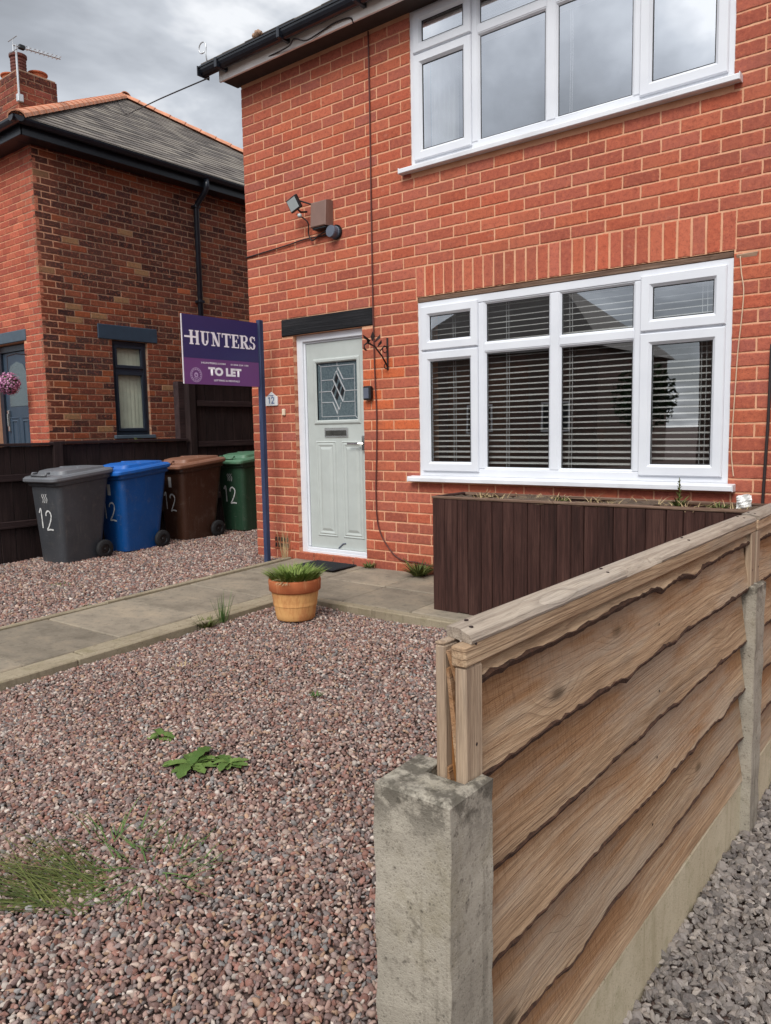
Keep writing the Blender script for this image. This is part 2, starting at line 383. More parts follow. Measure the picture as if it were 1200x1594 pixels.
# ------------------------------------------------------------------ mesh builder
class MB:
    def __init__(s): s.v = []; s.f = []; s.c = []
    def add(s, vs, fs, tint=None):
        o = len(s.v); s.v += [tuple(p) for p in vs]; s.f += [tuple(i+o for i in f) for f in fs]
        if tint is not None: s.c += [tint]*len(vs)
    def box(s, x0, x1, y0, y1, z0, z1, tint=None):
        s.add([(x0, y0, z0), (x1, y0, z0), (x1, y1, z0), (x0, y1, z0), (x0, y0, z1), (x1, y0, z1), (x1, y1, z1), (x0, y1, z1)],
              [(0, 3, 2, 1), (4, 5, 6, 7), (0, 1, 5, 4), (1, 2, 6, 5), (2, 3, 7, 6), (3, 0, 4, 7)], tint)
    def cbox(s, x0, x1, y0, y1, z0, z1, c=.003, jit=0, rg=None, tint=None):
        """chamfered box"""
        lo, hi = (x0, y0, z0), (x1, y1, z1); vs = []
        for ix in (0, 1):
            for iy in (0, 1):
                for iz in (0, 1):
                    p = [(lo, hi)[b][k] for k, b in enumerate((ix, iy, iz))]
                    sg = [1-2*b for b in (ix, iy, iz)]
                    j = [(rg.uniform(-jit, jit) if rg else 0) for _ in range(3)]
                    for ax in range(3):   # vertex on the face normal to ax
                        q = [p[k]+j[k]+(0 if k == ax else sg[k]*c) for k in range(3)]
                        vs.append(q)
        def V(ix, iy, iz, ax): return (ix*4+iy*2+iz)*3+ax
        fs = []
        for ax in range(3):
            a, b = [(1, 2), (2, 0), (0, 1)][ax]
            for sd in (0, 1):
                q = []
                for (u, w) in ((0, 0), (1, 0), (1, 1), (0, 1)):
                    i = [0, 0, 0]; i[ax] = sd; i[a] = u; i[b] = w; q.append(V(*i, ax))
                fs.append(tuple(q) if sd else tuple(reversed(q)))
        for ax in range(3):               # edges along ax
            a, b = [(1, 2), (2, 0), (0, 1)][ax]
            for u in (0, 1):
                for w in (0, 1):
                    i0 = [0, 0, 0]; i0[a] = u; i0[b] = w; i1 = list(i0); i1[ax] = 1
                    q = (V(*i0, a), V(*i1, a), V(*i1, b), V(*i0, b))
                    fs.append(q if (u ^ w) else tuple(reversed(q)))
        for ix in (0, 1):
            for iy in (0, 1):
                for iz in (0, 1):
                    q = (V(ix, iy, iz, 0), V(ix, iy, iz, 1), V(ix, iy, iz, 2))
                    fs.append(q if (ix+iy+iz) % 2 else tuple(reversed(q)))
        s.add(vs, fs, tint)
    def tube(s, pts, r, n=8, caps=True, r2=None, tint=None):
        pts = [Vector(p) for p in pts]; k = len(pts); rings = []
        prev = None
        for i, p in enumerate(pts):
            d = (pts[min(i+1, k-1)]-pts[max(i-1, 0)]).normalized()
            if prev is None:
                a = Vector((0, 0, 1)) if abs(d.z) < .9 else Vector((1, 0, 0))
                u = d.cross(a).normalized()
            else: u = (prev-d*prev.dot(d)).normalized()
            prev = u; w = d.cross(u)
            rr = r if r2 is None else r+(r2-r)*i/(k-1)
            rings.append([p+(u*math.cos(2*math.pi*j/n)+w*math.sin(2*math.pi*j/n))*rr for j in range(n)])
        vs = [q for ring in rings for q in ring]; fs = []
        for i in range(k-1):
            for j in range(n):
                a, b = i*n+j, i*n+(j+1) % n; fs.append((a, b, b+n, a+n))
        if caps: fs += [tuple(reversed(range(n))), tuple((k-1)*n+j for j in range(n))]
        s.add(vs, fs, tint)
    def lathe(s, prof, n=32, c=(0, 0, 0), axis='z', jag=None):
        vs, fs = [], []
        for i, (r, h) in enumerate(prof):
            for j in range(n):
                a = 2*math.pi*j/n
                p = (r*math.cos(a), r*math.sin(a), h)
                if axis == 'x': p = (p[2], p[0], p[1])
                if axis == 'y': p = (p[1], p[2], p[0])
                vs.append((p[0]+c[0], p[1]+c[1], p[2]+c[2]))
        for i in range(len(prof)-1):
            for j in range(n):
                a, b = i*n+j, i*n+(j+1) % n; fs.append((a, b, b+n, a+n))
        s.add(vs, fs)
    def loft(s, secs, cap0=True, cap1=True):
        n = len(secs[0]); vs = [p for q in secs for p in q]; fs = []
        for i in range(len(secs)-1):
            for j in range(n):
                a, b = i*n+j, i*n+(j+1) % n; fs.append((a, b, b+n, a+n))
        if cap0: fs.append(tuple(reversed(range(n))))
        if cap1: fs.append(tuple((len(secs)-1)*n+j for j in range(n)))
        s.add(vs, fs)
    def ring(s, x0, x1, z0, z1, prof):
        """mitred rectangular frame facing -y; prof = closed list of (inset, y)"""
        vs, fs = [], []; k = len(prof)
        for (i, y) in prof: vs += [(x0+i, y, z0+i), (x1-i, y, z0+i), (x1-i, y, z1-i), (x0+i, y, z1-i)]
        for a in range(k):
            b = (a+1) % k
            for j in range(4):
                jj = (j+1) % 4; fs.append((a*4+j, a*4+jj, b*4+jj, b*4+j))
        s.add(vs, fs)
    def prism(s, poly, axis, a, b):
        """poly of 2-D points extruded along axis from a to b"""
        def P(p, t): return {'x': (t, p[0], p[1]), 'y': (p[0], t, p[1]), 'z': (p[0], p[1], t)}[axis]
        n = len(poly)
        s.add([P(p, a) for p in poly]+[P(p, b) for p in poly],
              [tuple(reversed(range(n))), tuple(range(n, 2*n))]+[(i, (i+1) % n, n+(i+1) % n, n+i) for i in range(n)])
    def mesh(s, name, smooth=False):
        me = bpy.data.meshes.new(name); me.from_pydata(s.v, [], s.f); me.validate(); me.update()
        if s.c:
            at = me.attributes.new('tint', 'FLOAT_COLOR', 'POINT')
            at.data.foreach_set('color', np.array(s.c, dtype=np.float32).ravel())
        if smooth: me.polygons.foreach_set('use_smooth', [True]*len(me.polygons))
        return me
    def build(s, name, mat, parent=None, smooth=False, **kw):
        return link(name, s.mesh(name, smooth), mat, parent, **kw)

def link(name, me, mat=None, parent=None, label=None, cat=None, group=None, kind=None, loc=None):
    o = bpy.data.objects.new(name, me); col.objects.link(o)
    if mat is not None and not me.materials: me.materials.append(M[mat] if isinstance(mat, str) else mat)
    if loc is not None: o.location = loc
    if parent is not None: o.parent = parent
    tag(o, label, cat, group, kind); return o
def tag(o, label=None, cat=None, group=None, kind=None):
    if label: o['label'] = label
    if cat: o['category'] = cat
    if group: o['group'] = group
    if kind: o['kind'] = kind
def thing(name, label, cat, loc=(0, 0, 0), rz=0, group=None):
    o = bpy.data.objects.new(name, None); col.objects.link(o); o.location = loc; o.rotation_euler = (0, 0, rz)
    tag(o, label, cat, group); return o
def autosmooth(me, ang=40):
    """smooth shading with sharp edges at steep creases"""
    me.polygons.foreach_set('use_smooth', [True]*len(me.polygons))
    me.set_sharp_from_angle(angle=R(ang))

# projection used only to rank which repeats show largest
_cm = scene.camera.matrix_world.inverted(); _k = 1190.0/1594.0*1024
def proj(p):
    q = _cm @ Vector(p)
    if q.z > -.05: return None
    return 385.5+_k*q.x/-q.z, 512-_k*q.y/-q.z, -q.z

# ------------------------------------------------------------------ ground
def g(y): return .033*max(min(y, 8), -9)
GD = -.055     # soil below the path level
GR = -.335     # soil of the neighbouring drive
def build_ground():
    b = MB(); xs = [-400, -60, -7.6, -5.1, -.69, -.655, 1.4, 60, 400]; ys = [-400, -60, -9, -6, -5, -4, -3, -2, -1, -.3, 0.2, 8, 60, 400]
    for y in ys:
        for x in xs: b.v.append((x, y, (g(y)+GD) if x < -.66 else GR))
    nx = len(xs)
    for j in range(len(ys)-1):
        for i in range(nx-1): b.f.append((j*nx+i, j*nx+i+1, (j+1)*nx+i+1, (j+1)*nx+i))
    b.build('ground', 'ground', kind='structure')
    r = MB(); r.box(-60, 60, -17, -10.5, -.5, -.26); r.build('road', 'asphalt', kind='structure')
build_ground()

# pebbles: one mesh each bed, every stone its own closed lump
def ico(sub):
    t = (1+5**.5)/2
    v = [(-1, t, 0), (1, t, 0), (-1, -t, 0), (1, -t, 0), (0, -1, t), (0, 1, t), (0, -1, -t), (0, 1, -t), (t, 0, -1), (t, 0, 1), (-t, 0, -1), (-t, 0, 1)]
    f = [(0, 11, 5), (0, 5, 1), (0, 1, 7), (0, 7, 10), (0, 10, 11), (1, 5, 9), (5, 11, 4), (11, 10, 2), (10, 7, 6), (7, 1, 8), (3, 9, 4), (3, 4, 2), (3, 2, 6), (3, 6, 8), (3, 8, 9), (4, 9, 5), (2, 4, 11), (6, 2, 10), (8, 6, 7), (9, 8, 1)]
    for _ in range(sub):
        mid = {}; nf = []; v = list(v)
        def md(a, b):
            k = (min(a, b), max(a, b))
            if k not in mid: mid[k] = len(v); v.append(tuple((v[a][i]+v[b][i])/2 for i in range(3)))
            return mid[k]
        for a, b, c in f:
            x, y, z = md(a, b), md(b, c), md(c, a); nf += [(a, x, z), (b, y, x), (c, z, y), (x, y, z)]
        f = nf
    v = np.array(v); v /= np.linalg.norm(v, axis=1)[:, None]
    return v, np.array(f)
PINK = [tuple(min(1, v*k) for v, k in zip(c_, (1, 1.07, 1.09, 1))) for c_ in [rgb(164, 130, 118), rgb(148, 116, 108), rgb(182, 150, 136), rgb(128, 102, 96), rgb(156, 132, 124), rgb(186, 160, 146), rgb(142, 122, 116), rgb(174, 138, 114), rgb(116, 104, 100), rgb(156, 110, 96), rgb(136, 128, 124), rgb(190, 162, 146), rgb(148, 104, 92), rgb(196, 178, 166), rgb(138, 104, 94), rgb(152, 118, 106), rgb(122, 94, 86)]]
GREY = [rgb(150, 142, 136), rgb(134, 127, 122), rgb(168, 160, 153), rgb(142, 133, 126), rgb(118, 112, 109), rgb(158, 150, 145), rgb(176, 166, 157)]
def pebbles(name, regions, pal, kind_label, seed, angular=False):
    """regions: list of (x0,x1,y0,y1,pitch,subdiv,size,zfun)"""
    rg = np.random.default_rng(seed); AV, AF, AC = [], [], []; base = 0
    pal = np.array(pal)
    for (x0, x1, y0, y1, pitch, sub, size, zf) in regions:
        nx, ny = max(1, int((x1-x0)/pitch)), max(1, int((y1-y0)/pitch))
        gx, gy = np.meshgrid(np.arange(nx), np.arange(ny)); n = nx*ny
        px = x0+(gx.ravel()+.5+rg.uniform(-.48, .48, n))*(x1-x0)/nx
        py = y0+(gy.ravel()+.5+rg.uniform(-.48, .48, n))*(y1-y0)/ny
        # gentle hollows and heaps
        und = .008*np.sin(px*2.1+py*1.3)+.007*np.sin(px*4.3-py*3.7+1)
        s = size*np.exp(rg.normal(0, .22, n))
        pz = np.array([zf(a) for a in py])+und+rg.uniform(-.25, .75, n)*size*.75
        keep = []
        for i in range(n):
            p_ = proj((px[i], py[i], pz[i])); keep.append(p_ is not None and -190 < p_[0] < 960 and p_[1] < 1150)
        keep = np.array(keep); px, py, pz, s = px[keep], py[keep], pz[keep], s[keep]; n = len(px)
        if n == 0: continue
        V, F = ico(1) if sub >= 1 else ico(0)
        if sub == .5: pass
        k = len(V)
        sc = np.stack([s*rg.uniform(.85, 1.4, n), s*rg.uniform(.6, 1.0, n), s*rg.uniform(.35, .7, n)], 1)
        q = rg.normal(size=(n, 4)); q[:, 1:3] *= .35; q /= np.linalg.norm(q, axis=1)[:, None]
        w, x, y, z = q.T
        Rm = np.stack([np.stack([1-2*(y*y+z*z), 2*(x*y-z*w), 2*(x*z+y*w)], 1), np.stack([2*(x*y+z*w), 1-2*(x*x+z*z), 2*(y*z-x*w)], 1), np.stack([2*(x*z-y*w), 2*(y*z+x*w), 1-2*(x*x+y*y)], 1)], 1)
        jit = 1+rg.normal(0, .17 if angular else .13, (n, k, 1))
        P = V[None]*jit*sc[:, None, :]
        P = np.einsum('nij,nkj->nki', Rm, P)+np.stack([px, py, pz], 1)[:, None, :]
        ci = rg.integers(0, len(pal), n); c = pal[ci].copy(); c[:, :3] *= np.exp(rg.normal(0, .17, (n, 1)))*(.66 if angular else .79)
        AV.append(P.reshape(-1, 3)); AF.append((F[None]+(np.arange(n)*k)[:, None, None]).reshape(-1, 3)+base)
        AC.append(np.repeat(c, k, axis=0)); base += n*k
    V = np.concatenate(AV).astype(np.float32); F = np.concatenate(AF).astype(np.int32); C = np.concatenate(AC).astype(np.float32)
    me = bpy.data.meshes.new(name); nf = len(F)
    me.vertices.add(len(V)); me.vertices.foreach_set('co', V.ravel())
    me.loops.add(nf*3); me.loops.foreach_set('vertex_index', F.ravel())
    me.polygons.add(nf); me.polygons.foreach_set('loop_start', np.arange(0, nf*3, 3, dtype=np.int32))
    me.update(calc_edges=True)
    me.polygons.foreach_set('use_smooth', np.full(nf, not angular))
    at = me.attributes.new('tint', 'FLOAT_COLOR', 'POINT'); at.data.foreach_set('color', C.ravel())
    return link(name, me, 'pebble', label=kind_label, cat='gravel', kind='stuff')
zA = lambda y: g(y)-.036
zB = lambda y: g(y)-.040
zC = lambda y: -.318
pebbles('pink_gravel', [(-3.93, -.74, -4.75, -3.3, .0120, 1, .0080, zA), (-3.93, -.74, -3.3, -2.35, .0136, 0, .0092, zA), (-3.93, -.72, -2.35, -1.14, .0150, 0, .0102, zA)], PINK, 'pinkish brown pebble gravel covering the front garden', 5)
pebbles('drive_gravel', [(-7.6, -5.13, -3.6, 2.6, .0205, 0, .0135, zB)], PINK, 'pinkish pebble gravel between the paved path and the dark fence', 6)
pebbles('grey_chippings', [(-.642, .75, -4.4, -2.4, .0160, 1, .0112, zC), (-.642, .9, -2.4, -.05, .0185, 0, .0135, zC)], GREY, 'grey angular stone chippings beside the concrete gravel board', 7, True)

# ------------------------------------------------------------------ paths
def build_path():
    b = MB()
    ys = [-9, -6, -4, -2, -.02]
    def strip(x0, x1, y0, y1, top, depth=.12):
        b.add([(x0, y0, g(y0)+top-depth), (x1, y0, g(y0)+top-depth), (x1, y1, g(y1)+top-depth), (x0, y1, g(y1)+top-depth),
               (x0, y0, g(y0)+top), (x1, y0, g(y0)+top), (x1, y1, g(y1)+top), (x0, y1, g(y1)+top)],
              [(0, 3, 2, 1), (4, 5, 6, 7), (0, 1, 5, 4), (1, 2, 6, 5), (2, 3, 7, 6), (3, 0, 4, 7)])
    strip(-5.03, -3.98, -8.8, -.01, -.022); strip(-3.98, -.72, -1.04, -.01, -.022)
    p = b.build('path', 'kerb', kind='structure')
    rg = random.Random(3)
    def slab(x0, x1, y0, y1, name='paving_slab'):
        m = MB(); q = .004
        m.cbox(x0+q, x1-q, y0+q, y1-q, -.05, 0, .006, .0025, rg)
        me = m.mesh(name)
        tz, tx = rg.uniform(-.003, .003), rg.uniform(-.004, .004)
        for v in me.vertices: v.co.z += g(v.co.y)+(v.co.x-x0)*tx+tz*.6
        link(name, me, 'slab', p)
    e = [-8.7+.6*i for i in range(14)]; e = [y for y in (-8.41, -7.81, -7.21, -6.61, -6.01, -5.41, -4.81, -4.21, -3.61, -3.01, -2.41, -1.815, -1.23, -.63, -.02)]
    for a, c in zip(e[:-1], e[1:]):
        slab(-5.02, -4.165, a, c)
    # the apron along the house
    for (x0, x1) in ((-4.155, -3.55), (-3.55, -2.95), (-2.95, -2.35), (-2.35, -1.75), (-1.75, -1.15), (-1.15, -.73)):
        slab(x0, x1, -.54, -.02); slab(x0, x1, -1.03, -.54)
    def kerb(x0, x1, y0, y1, top, n, along):
        for i in range(n):
            m = MB(); t0, t1 = i/n, (i+1)/n
            if along == 'y': r = (x0, x1, y0+(y1-y0)*t0+.002, y0+(y1-y0)*t1-.002)
            else: r = (x0+(x1-x0)*t0+.002, x0+(x1-x0)*t1-.002, y0, y1)
            m.cbox(*r, -.14, 0, .006, .002, rg); me = m.mesh('kerb_stone')
            dz = rg.uniform(-.004, .004); 
            for v in me.vertices: v.co.z += g(v.co.y)+top+dz
            link('kerb_stone', me, 'kerb', p)
    kerb(-5.085, -5.035, -8.6, -.05, .012, 9, 'y')
    kerb(-4.155, -4.035, -8.6, -1.04, -.001, 9, 'y')
    kerb(-4.03, -3.975, -8.6, -1.13, .004, 9, 'y')
    kerb(-4.03, -.73, -1.12, -1.05, .006, 4, 'x')
build_path()

# ------------------------------------------------------------------ brickwork
RED = [(186, 101, 78), (178, 96, 75), (190, 106, 81), (170, 92, 74), (182, 103, 84), (190, 104, 77), (170, 93, 75), (180, 100, 80), (188, 98, 73)]
def lay(x0, x1, z0, n, cp, bp, phase, openings, rg, jm=.0092):
    """bricks of a stretcher-bond wall as (xa, xb, za, zb, k)"""
    out = []
    for k in range(n):
        za = z0+k*cp; zb = za+cp; zm = (za+zb)/2
        cuts = [(x0, x1)]
        for (a, b, c, d) in openings:
            if c < zm < d:
                nc = []
                for (p, q) in cuts:
                    if b <= p or a >= q: nc.append((p, q)); continue
                    if a > p: nc.append((p, a))
                    if b < q: nc.append((b, q))
                cuts = nc
        ph = phase[k % 2]
        for (p, q) in cuts:
            j = math.floor((p-ph)/bp); edges = [p]
            t = ph+(j+1)*bp
            while t < q-.045:
                if t-edges[-1] > .05: edges.append(t+rg.uniform(-.004, .004))
                t += bp
            edges.append(q)
            for a, b in zip(edges[:-1], edges[1:]):
                out.append((a+(jm/2 if a != p else 0.0), b-(jm/2 if b != q else 0.0), za+jm/2, zb-jm/2, k))
    return out
def brick_variants(L, H, D, name, n=6, seed=1):
    """front face at y=0 looking to -y, centre of the face at the origin; s.c keeps how near each vertex is to the arris"""
    rg = random.Random(seed); res = []
    for i in range(n):
        m = MB(); j = lambda s: rg.uniform(-s, s)
        k = 7                                    # points along the long edges
        def loop(ins, y, jy, jz):
            p = []
            hx, hz = L/2-ins, H/2-ins
            p += [(-hx+2*hx*q/k, -hz) for q in range(k)]+[(hx, -hz), (hx, 0)]
            p += [(hx-2*hx*q/k, hz) for q in range(k)]+[(-hx, hz), (-hx, 0)]
            return [(a+j(jz), y+j(jy), c+j(jz)) for a, c in p]
        A = loop(.011, 0, .0004, .001); B = loop(.0038, .0006, .0006, .0010); C = loop(0, .0045, .0005, .0019); E = [(p[0], D, p[2]) for p in C]
        nn = len(A); vs = A+B+C+E; fs = [tuple(range(nn))]
        for r in range(3):
            for q in range(nn): fs.append(((r+1)*nn+q, (r+1)*nn+(q+1) % nn, r*nn+(q+1) % nn, r*nn+q))
        m.add(vs, fs); m.e = [0.0]*nn+[.75]*nn+[1.0]*(2*nn); res.append(m)
    return res
def wall_shell(x0, x1, z0, z1, y0, y1, openings):
    m = MB()
    xs = sorted({x0, x1, *[v for o in openings for v in o[:2] if x0 < v < x1]}); zs = sorted({z0, z1, *[v for o in openings for v in o[2:] if z0 < v < z1]})
    def solid(i, k):
        if i < 0 or k < 0 or i >= len(xs)-1 or k >= len(zs)-1: return False
        xm, zm = (xs[i]+xs[i+1])/2, (zs[k]+zs[k+1])/2
        return not any(o[0] < xm < o[1] and o[2] < zm < o[3] for o in openings)
    for i in range(len(xs)-1):
        for k in range(len(zs)-1):
            if not solid(i, k): continue
            a, b, c, d = xs[i], xs[i+1], zs[k], zs[k+1]
            m.add([(a, y0, c), (b, y0, c), (b, y0, d), (a, y0, d), (a, y1, c), (b, y1, c), (b, y1, d), (a, y1, d)], [(0, 1, 2, 3), (7, 6, 5, 4)])
            o = len(m.v)-8
            for (di, dk, q) in ((-1, 0, (0, 3, 7, 4)), (1, 0, (1, 5, 6, 2)), (0, -1, (0, 4, 5, 1)), (0, 1, (3, 2, 6, 7))):
                if not solid(i+di, k+dk): m.f.append(tuple(o+t for t in q))
    return m
def tone(pal, rg, k=1.0, sd=.07):
    c = rg.choice(pal); s = math.exp(rg.gauss(0, sd))*k
    return (lin(c[0])*s, lin(c[1])*s, lin(c[2])*s, 1)
def place_bricks(parent, bricks, variants, L, H, tf, rg, color, nmax, stuffname, basez=0, name='brick', mat='brick', smat='brick_stuff', vis=None):
    """tf: local (x, y, z) of the wall plane -> object matrix; the bricks that show largest become parts, the rest one joined part"""
    sc = []
    for i, (a, b, c, d, k) in enumerate(bricks):
        p = (tf @ Vector(((a+b)/2, 0, (c+d)/2)).to_4d()).to_3d(); q = proj(p); s = -1
        if q and -12 < q[0] < 783 and -12 < q[1] < 1036:
            s = (b-a)*(d-c)/q[2]**2
            if vis and not vis(q[0], q[1], p): s *= .02
        sc.append((s, i))
    sc.sort(reverse=True); top = {i for s, i in sc[:nmax] if s > 0}
    meshes = []
    for v in variants:
        v.c = [(1, 1, 1, e) for e in v.e]; me = v.mesh(name); v.c = []; me.materials.append(M[mat]); meshes.append(me)
    st = MB()
    for i, (a, b, c, d, k) in enumerate(bricks):
        vi = rg.randrange(len(variants)); sx, sz = (b-a)/L, (d-c)/H
        tcol = color((a+b)/2, (c+d)/2, rg); dy = rg.uniform(-.0014, .0008)
        if i in top:
            o = bpy.data.objects.new(name, meshes[vi]); col.objects.link(o)
            o.matrix_world = tf @ Matrix.Translation(((a+b)/2, dy, (c+d)/2)) @ Matrix.Diagonal((sx, 1, sz, 1))
            o.color = tcol; o.parent = parent; o.matrix_parent_inverse = parent_inv(parent)
        else:
            v = variants[vi]
            st.add([tuple(tf @ Vector((p[0]*sx+(a+b)/2, p[1]+dy, p[2]*sz+(c+d)/2))) for p in v.v], v.f); st.c += [(*tcol[:3], e) for e in v.e]
    if st.v: st.build(stuffname, smat, parent, kind='stuff').matrix_parent_inverse = parent_inv(parent)
def parent_inv(p):
    m = Matrix.LocRotScale(p.location, p.rotation_euler, p.scale)
    q = p.parent
    while q is not None: m = Matrix.LocRotScale(q.location, q.rotation_euler, q.scale) @ m; q = q.parent
    return m.inverted()

# ------------------------------------------------------------------ the house
BW, BH = .228, .0752
house = thing('brick_house', 'red brick house with white windows and pale sage front door', 'house')
XL, XR = -5.552, 2.6
LW = (-3.598, -1.262, .752, 2.193)        # lower opening
UW = (-3.640, -1.288, 3.140, 4.36)        # upper opening
DO = (-4.985, -4.172, .045, 2.026)        # door opening
OPEN = [LW, UW, DO]
sh = wall_shell(XL+.004, XR, -.4, 4.33, .0046, .28, [LW, UW, (DO[0], DO[1]+.09, DO[2], DO[3])])
sh.box(DO[1], DO[1]+.088, .0046, .043, DO[2], DO[3]); sh.build('wall', 'mortar', house)
def red(x, z, rg):
    c = tone(RED, rg, .91, .055)
    if z < .45 and rg.random() < .5: c = tuple(v*.86 for v in c[:3])+(1,)
    if -4.2 < x < -3.6 and 1.2 < z < 1.75 and rg.random() < .6: c = rgb(205, 106, 66)     # cleaner orange bricks under the bracket
    if rg.random() < .03: c = rgb(166, 94, 80)
    return c
rg = random.Random(4)
SOL = (-3.612, -1.25, 2.19, 2.4275)
ZB = 2.0905-.0845*28
bricks = lay(XL, XR, ZB, 54, .0845, .2375, (-1.12, -1.239), [LW, UW, (DO[0], DO[1], DO[2], 2.02), (-5.122, -4.047, 2.02, 2.174), SOL], rg)
bricks = [b for b in bricks if b[2] < 4.32 and not (b[0] > -3.6 and b[1] < -1.3 and b[2] < .6 and b[2] > 5)]
# the course just under the soldier course is cut to the head of the window
fix = []
for a in bricks:
    fix.append(a)
bricks = fix
bv = brick_variants(BW, BH, .05, 'brick', 6, 2)
I4 = Matrix.Identity(4)
def vis_house(u, v, p):
    if p.z < .7 and p.x > -2.85: return False      # behind the planter
    return True
place_bricks(house, bricks, bv, BW, BH, I4, rg, red, 292, 'brickwork', vis=vis_house)
# side return, facing the neighbour
side = lay(0.0, 7.5, ZB, 54, .0845, .2375, (.1, .22), [], rg)
side = [b for b in side if b[2] < 4.32]
TS = Matrix.Translation((XL, 0, 0)) @ Matrix.Rotation(R(-90), 4, 'Z')
sm_ = MB()
for (a, b, c, d, k) in side:
    v = bv[k % 6]; q = Matrix.Translation((XL, 0, 0)) @ Matrix(((0, 1, 0, 0), (1, 0, 0, 0), (0, 0, 1, 0), (0, 0, 0, 1)))
    if a < .01: a = .05
    sm_.add([tuple(q @ Vector((p[0]*(b-a)/BW+(a+b)/2, p[1], p[2]*(d-c)/BH+(c+d)/2))) for p in v.v], [tuple(reversed(f)) for f in v.f]); c_ = red(-9, 3, rg); sm_.c += [(*c_[:3], e) for e in v.e]
sm_.build('side_brickwork', 'brick_stuff', house, kind='stuff')
m = MB(); m.box(XL+.006, XR, .285, 7.5, -.4, 4.33); 
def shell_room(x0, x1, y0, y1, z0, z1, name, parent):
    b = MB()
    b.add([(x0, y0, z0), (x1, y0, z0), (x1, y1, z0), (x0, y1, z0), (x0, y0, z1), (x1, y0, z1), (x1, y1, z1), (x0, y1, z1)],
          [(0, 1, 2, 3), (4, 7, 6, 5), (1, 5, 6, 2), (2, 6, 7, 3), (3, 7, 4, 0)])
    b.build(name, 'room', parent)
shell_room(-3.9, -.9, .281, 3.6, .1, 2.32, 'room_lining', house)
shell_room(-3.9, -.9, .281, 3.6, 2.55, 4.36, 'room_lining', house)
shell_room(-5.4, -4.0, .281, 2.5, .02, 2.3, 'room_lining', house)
b = MB(); b.add([(XL+.006, .28, -.4), (XL+.006, 7.5, -.4), (XL+.006, 7.5, 4.33), (XL+.006, .28, 4.33), (XR, 7.5, -.4), (XR, 7.5, 4.33), (XR, .28, -.4), (XR, .28, 4.33)],
                [(0, 3, 2, 1), (1, 2, 5, 4), (4, 5, 7, 6)]); b.build('rear_wall', 'mortar', house)
# soldier course
sv = brick_variants(.0758, .2275, .05, 'soldier_brick', 5, 9); smesh = []
for v in sv:
    v.c = [(1, 1, 1, e) for e in v.e]; me = v.mesh('soldier_brick'); v.c = []; me.materials.append(M['brick']); smesh.append(me)
for i in range(27):
    p = (SOL[1]-SOL[0])/27
    o = bpy.data.objects.new('soldier_brick', rg.choice(smesh)); col.objects.link(o)
    o.location = (SOL[0]+p*(i+.5), rg.uniform(-.002, .002), (SOL[2]+SOL[3])/2+.001); o.parent = house
    o.color = tone(RED, rg, .98, .055)
# strip of bedding and board over the lower window
m = MB(); m.cbox(LW[0]+.004, LW[1]-.004, .006, .05, 2.152, 2.188, .004); m.build('window_head_board', 'planter_worn', house)
m = MB(); m.cbox(-1.25, -1.13, -.004, .02, 2.135, 2.165, .006, .004, rg); m.build('mortar_patch', 'mortar_old', house)

def make_window(name, O, zt, label, transom, top_open, low_open, cols_):
    x0, x1, z0, z1 = O
    fr = MB(); yf, yb = .012, .075
    fr.ring(x0, x1, z0, zt, [(0, yb), (0, yf), (.052, yf), (.060, yf+.012), (.060, yb)])
    w = fr.build('window', 'pvc', house, label=label)
    xm = cols_     # three mullion centres
    for c in xm:
        m = MB(); m.cbox(c-.034, c+.034, yf+.001, yb-.002, z0+.058, zt-.058, .006); m.build('mullion', 'pvc', w)
    ed = [x0+.058]+[q for c in xm for q in (c-.033, c+.033)]+[x1-.058]
    for i in range(4):
        m = MB(); m.cbox(ed[2*i], ed[2*i+1], yf+.002, yb-.003, transom[i]-.03, transom[i]+.03, .006); m.build('transom', 'pvc', w)
    lights = []
    for i in range(4):
        a, b_ = ed[2*i], ed[2*i+1]
        for (c, d, opn) in ((z0+.058, transom[i]-.029, i in low_open), (transom[i]+.029, zt-.058, i in top_open)):
            if opn:
                s = MB()      # opening sash, proud of the frame, mitred
                o_ = .022
                s.ring(a-o_, b_+o_, c-o_, d+o_, [(0, yf+.004), (0, yf-.014), (.006, yf-.020), (.056, yf-.020), (.074, yf-.002), (.074, yf+.03), (.01, yf+.03)])
                s.build('sash', 'pvc', w)
                gk = MB(); gk.ring(a-o_+.002, b_+o_-.002, c-o_+.002, d+o_-.002, [(.073, yf+.004), (.073, yf-.0005), (.078, yf-.0005), (.078, yf+.004)]); gk.build('gasket', 'gasket', w)
                r = (a-o_+.074, b_+o_-.074, c-o_+.074, d+o_-.074); gy = yf+.004
            else:
                s = MB(); s.ring(a-.001, b_+.001, c-.001, d+.001, [(0, yf+.04), (0, yf+.006), (.004, yf+.006), (.016, yf+.02), (.016, yf+.04)]); s.build('glazing_bead', 'pvc', w)
                gk = MB(); gk.ring(a, b_, c, d, [(.0155, yf+.026), (.0155, yf+.0215), (.0195, yf+.0215), (.0195, yf+.026)]); gk.build('gasket', 'gasket', w)
                r = (a+.015, b_-.015, c+.015, d-.015); gy = yf+.0245
            p = MB(); p.add([(r[0], gy, r[2]), (r[1], gy, r[2]), (r[1], gy, r[3]), (r[0], gy, r[3])], [(0, 1, 2, 3)]); p.build('pane', 'glass_sky' if z0 > 3 else 'glass', w)
    # sill
    s = MB(); s.prism([(.07, z0+.006), (-.062, z0-.012), (-.066, z0-.018), (-.066, z0-.044), (-.060, z0-.048), (-.05, z0-.044), (.07, z0-.044)], 'x', x0-.075, x1+.045)
    for e in (x0-.078, x1+.042): s.cbox(e, e+.006, -.069, .0, z0-.05, z0-.006, .002)
    s.build('window_sill', 'sill_pvc', w)
    return w
lw = (LW[0], LW[1], .797, 2.15)
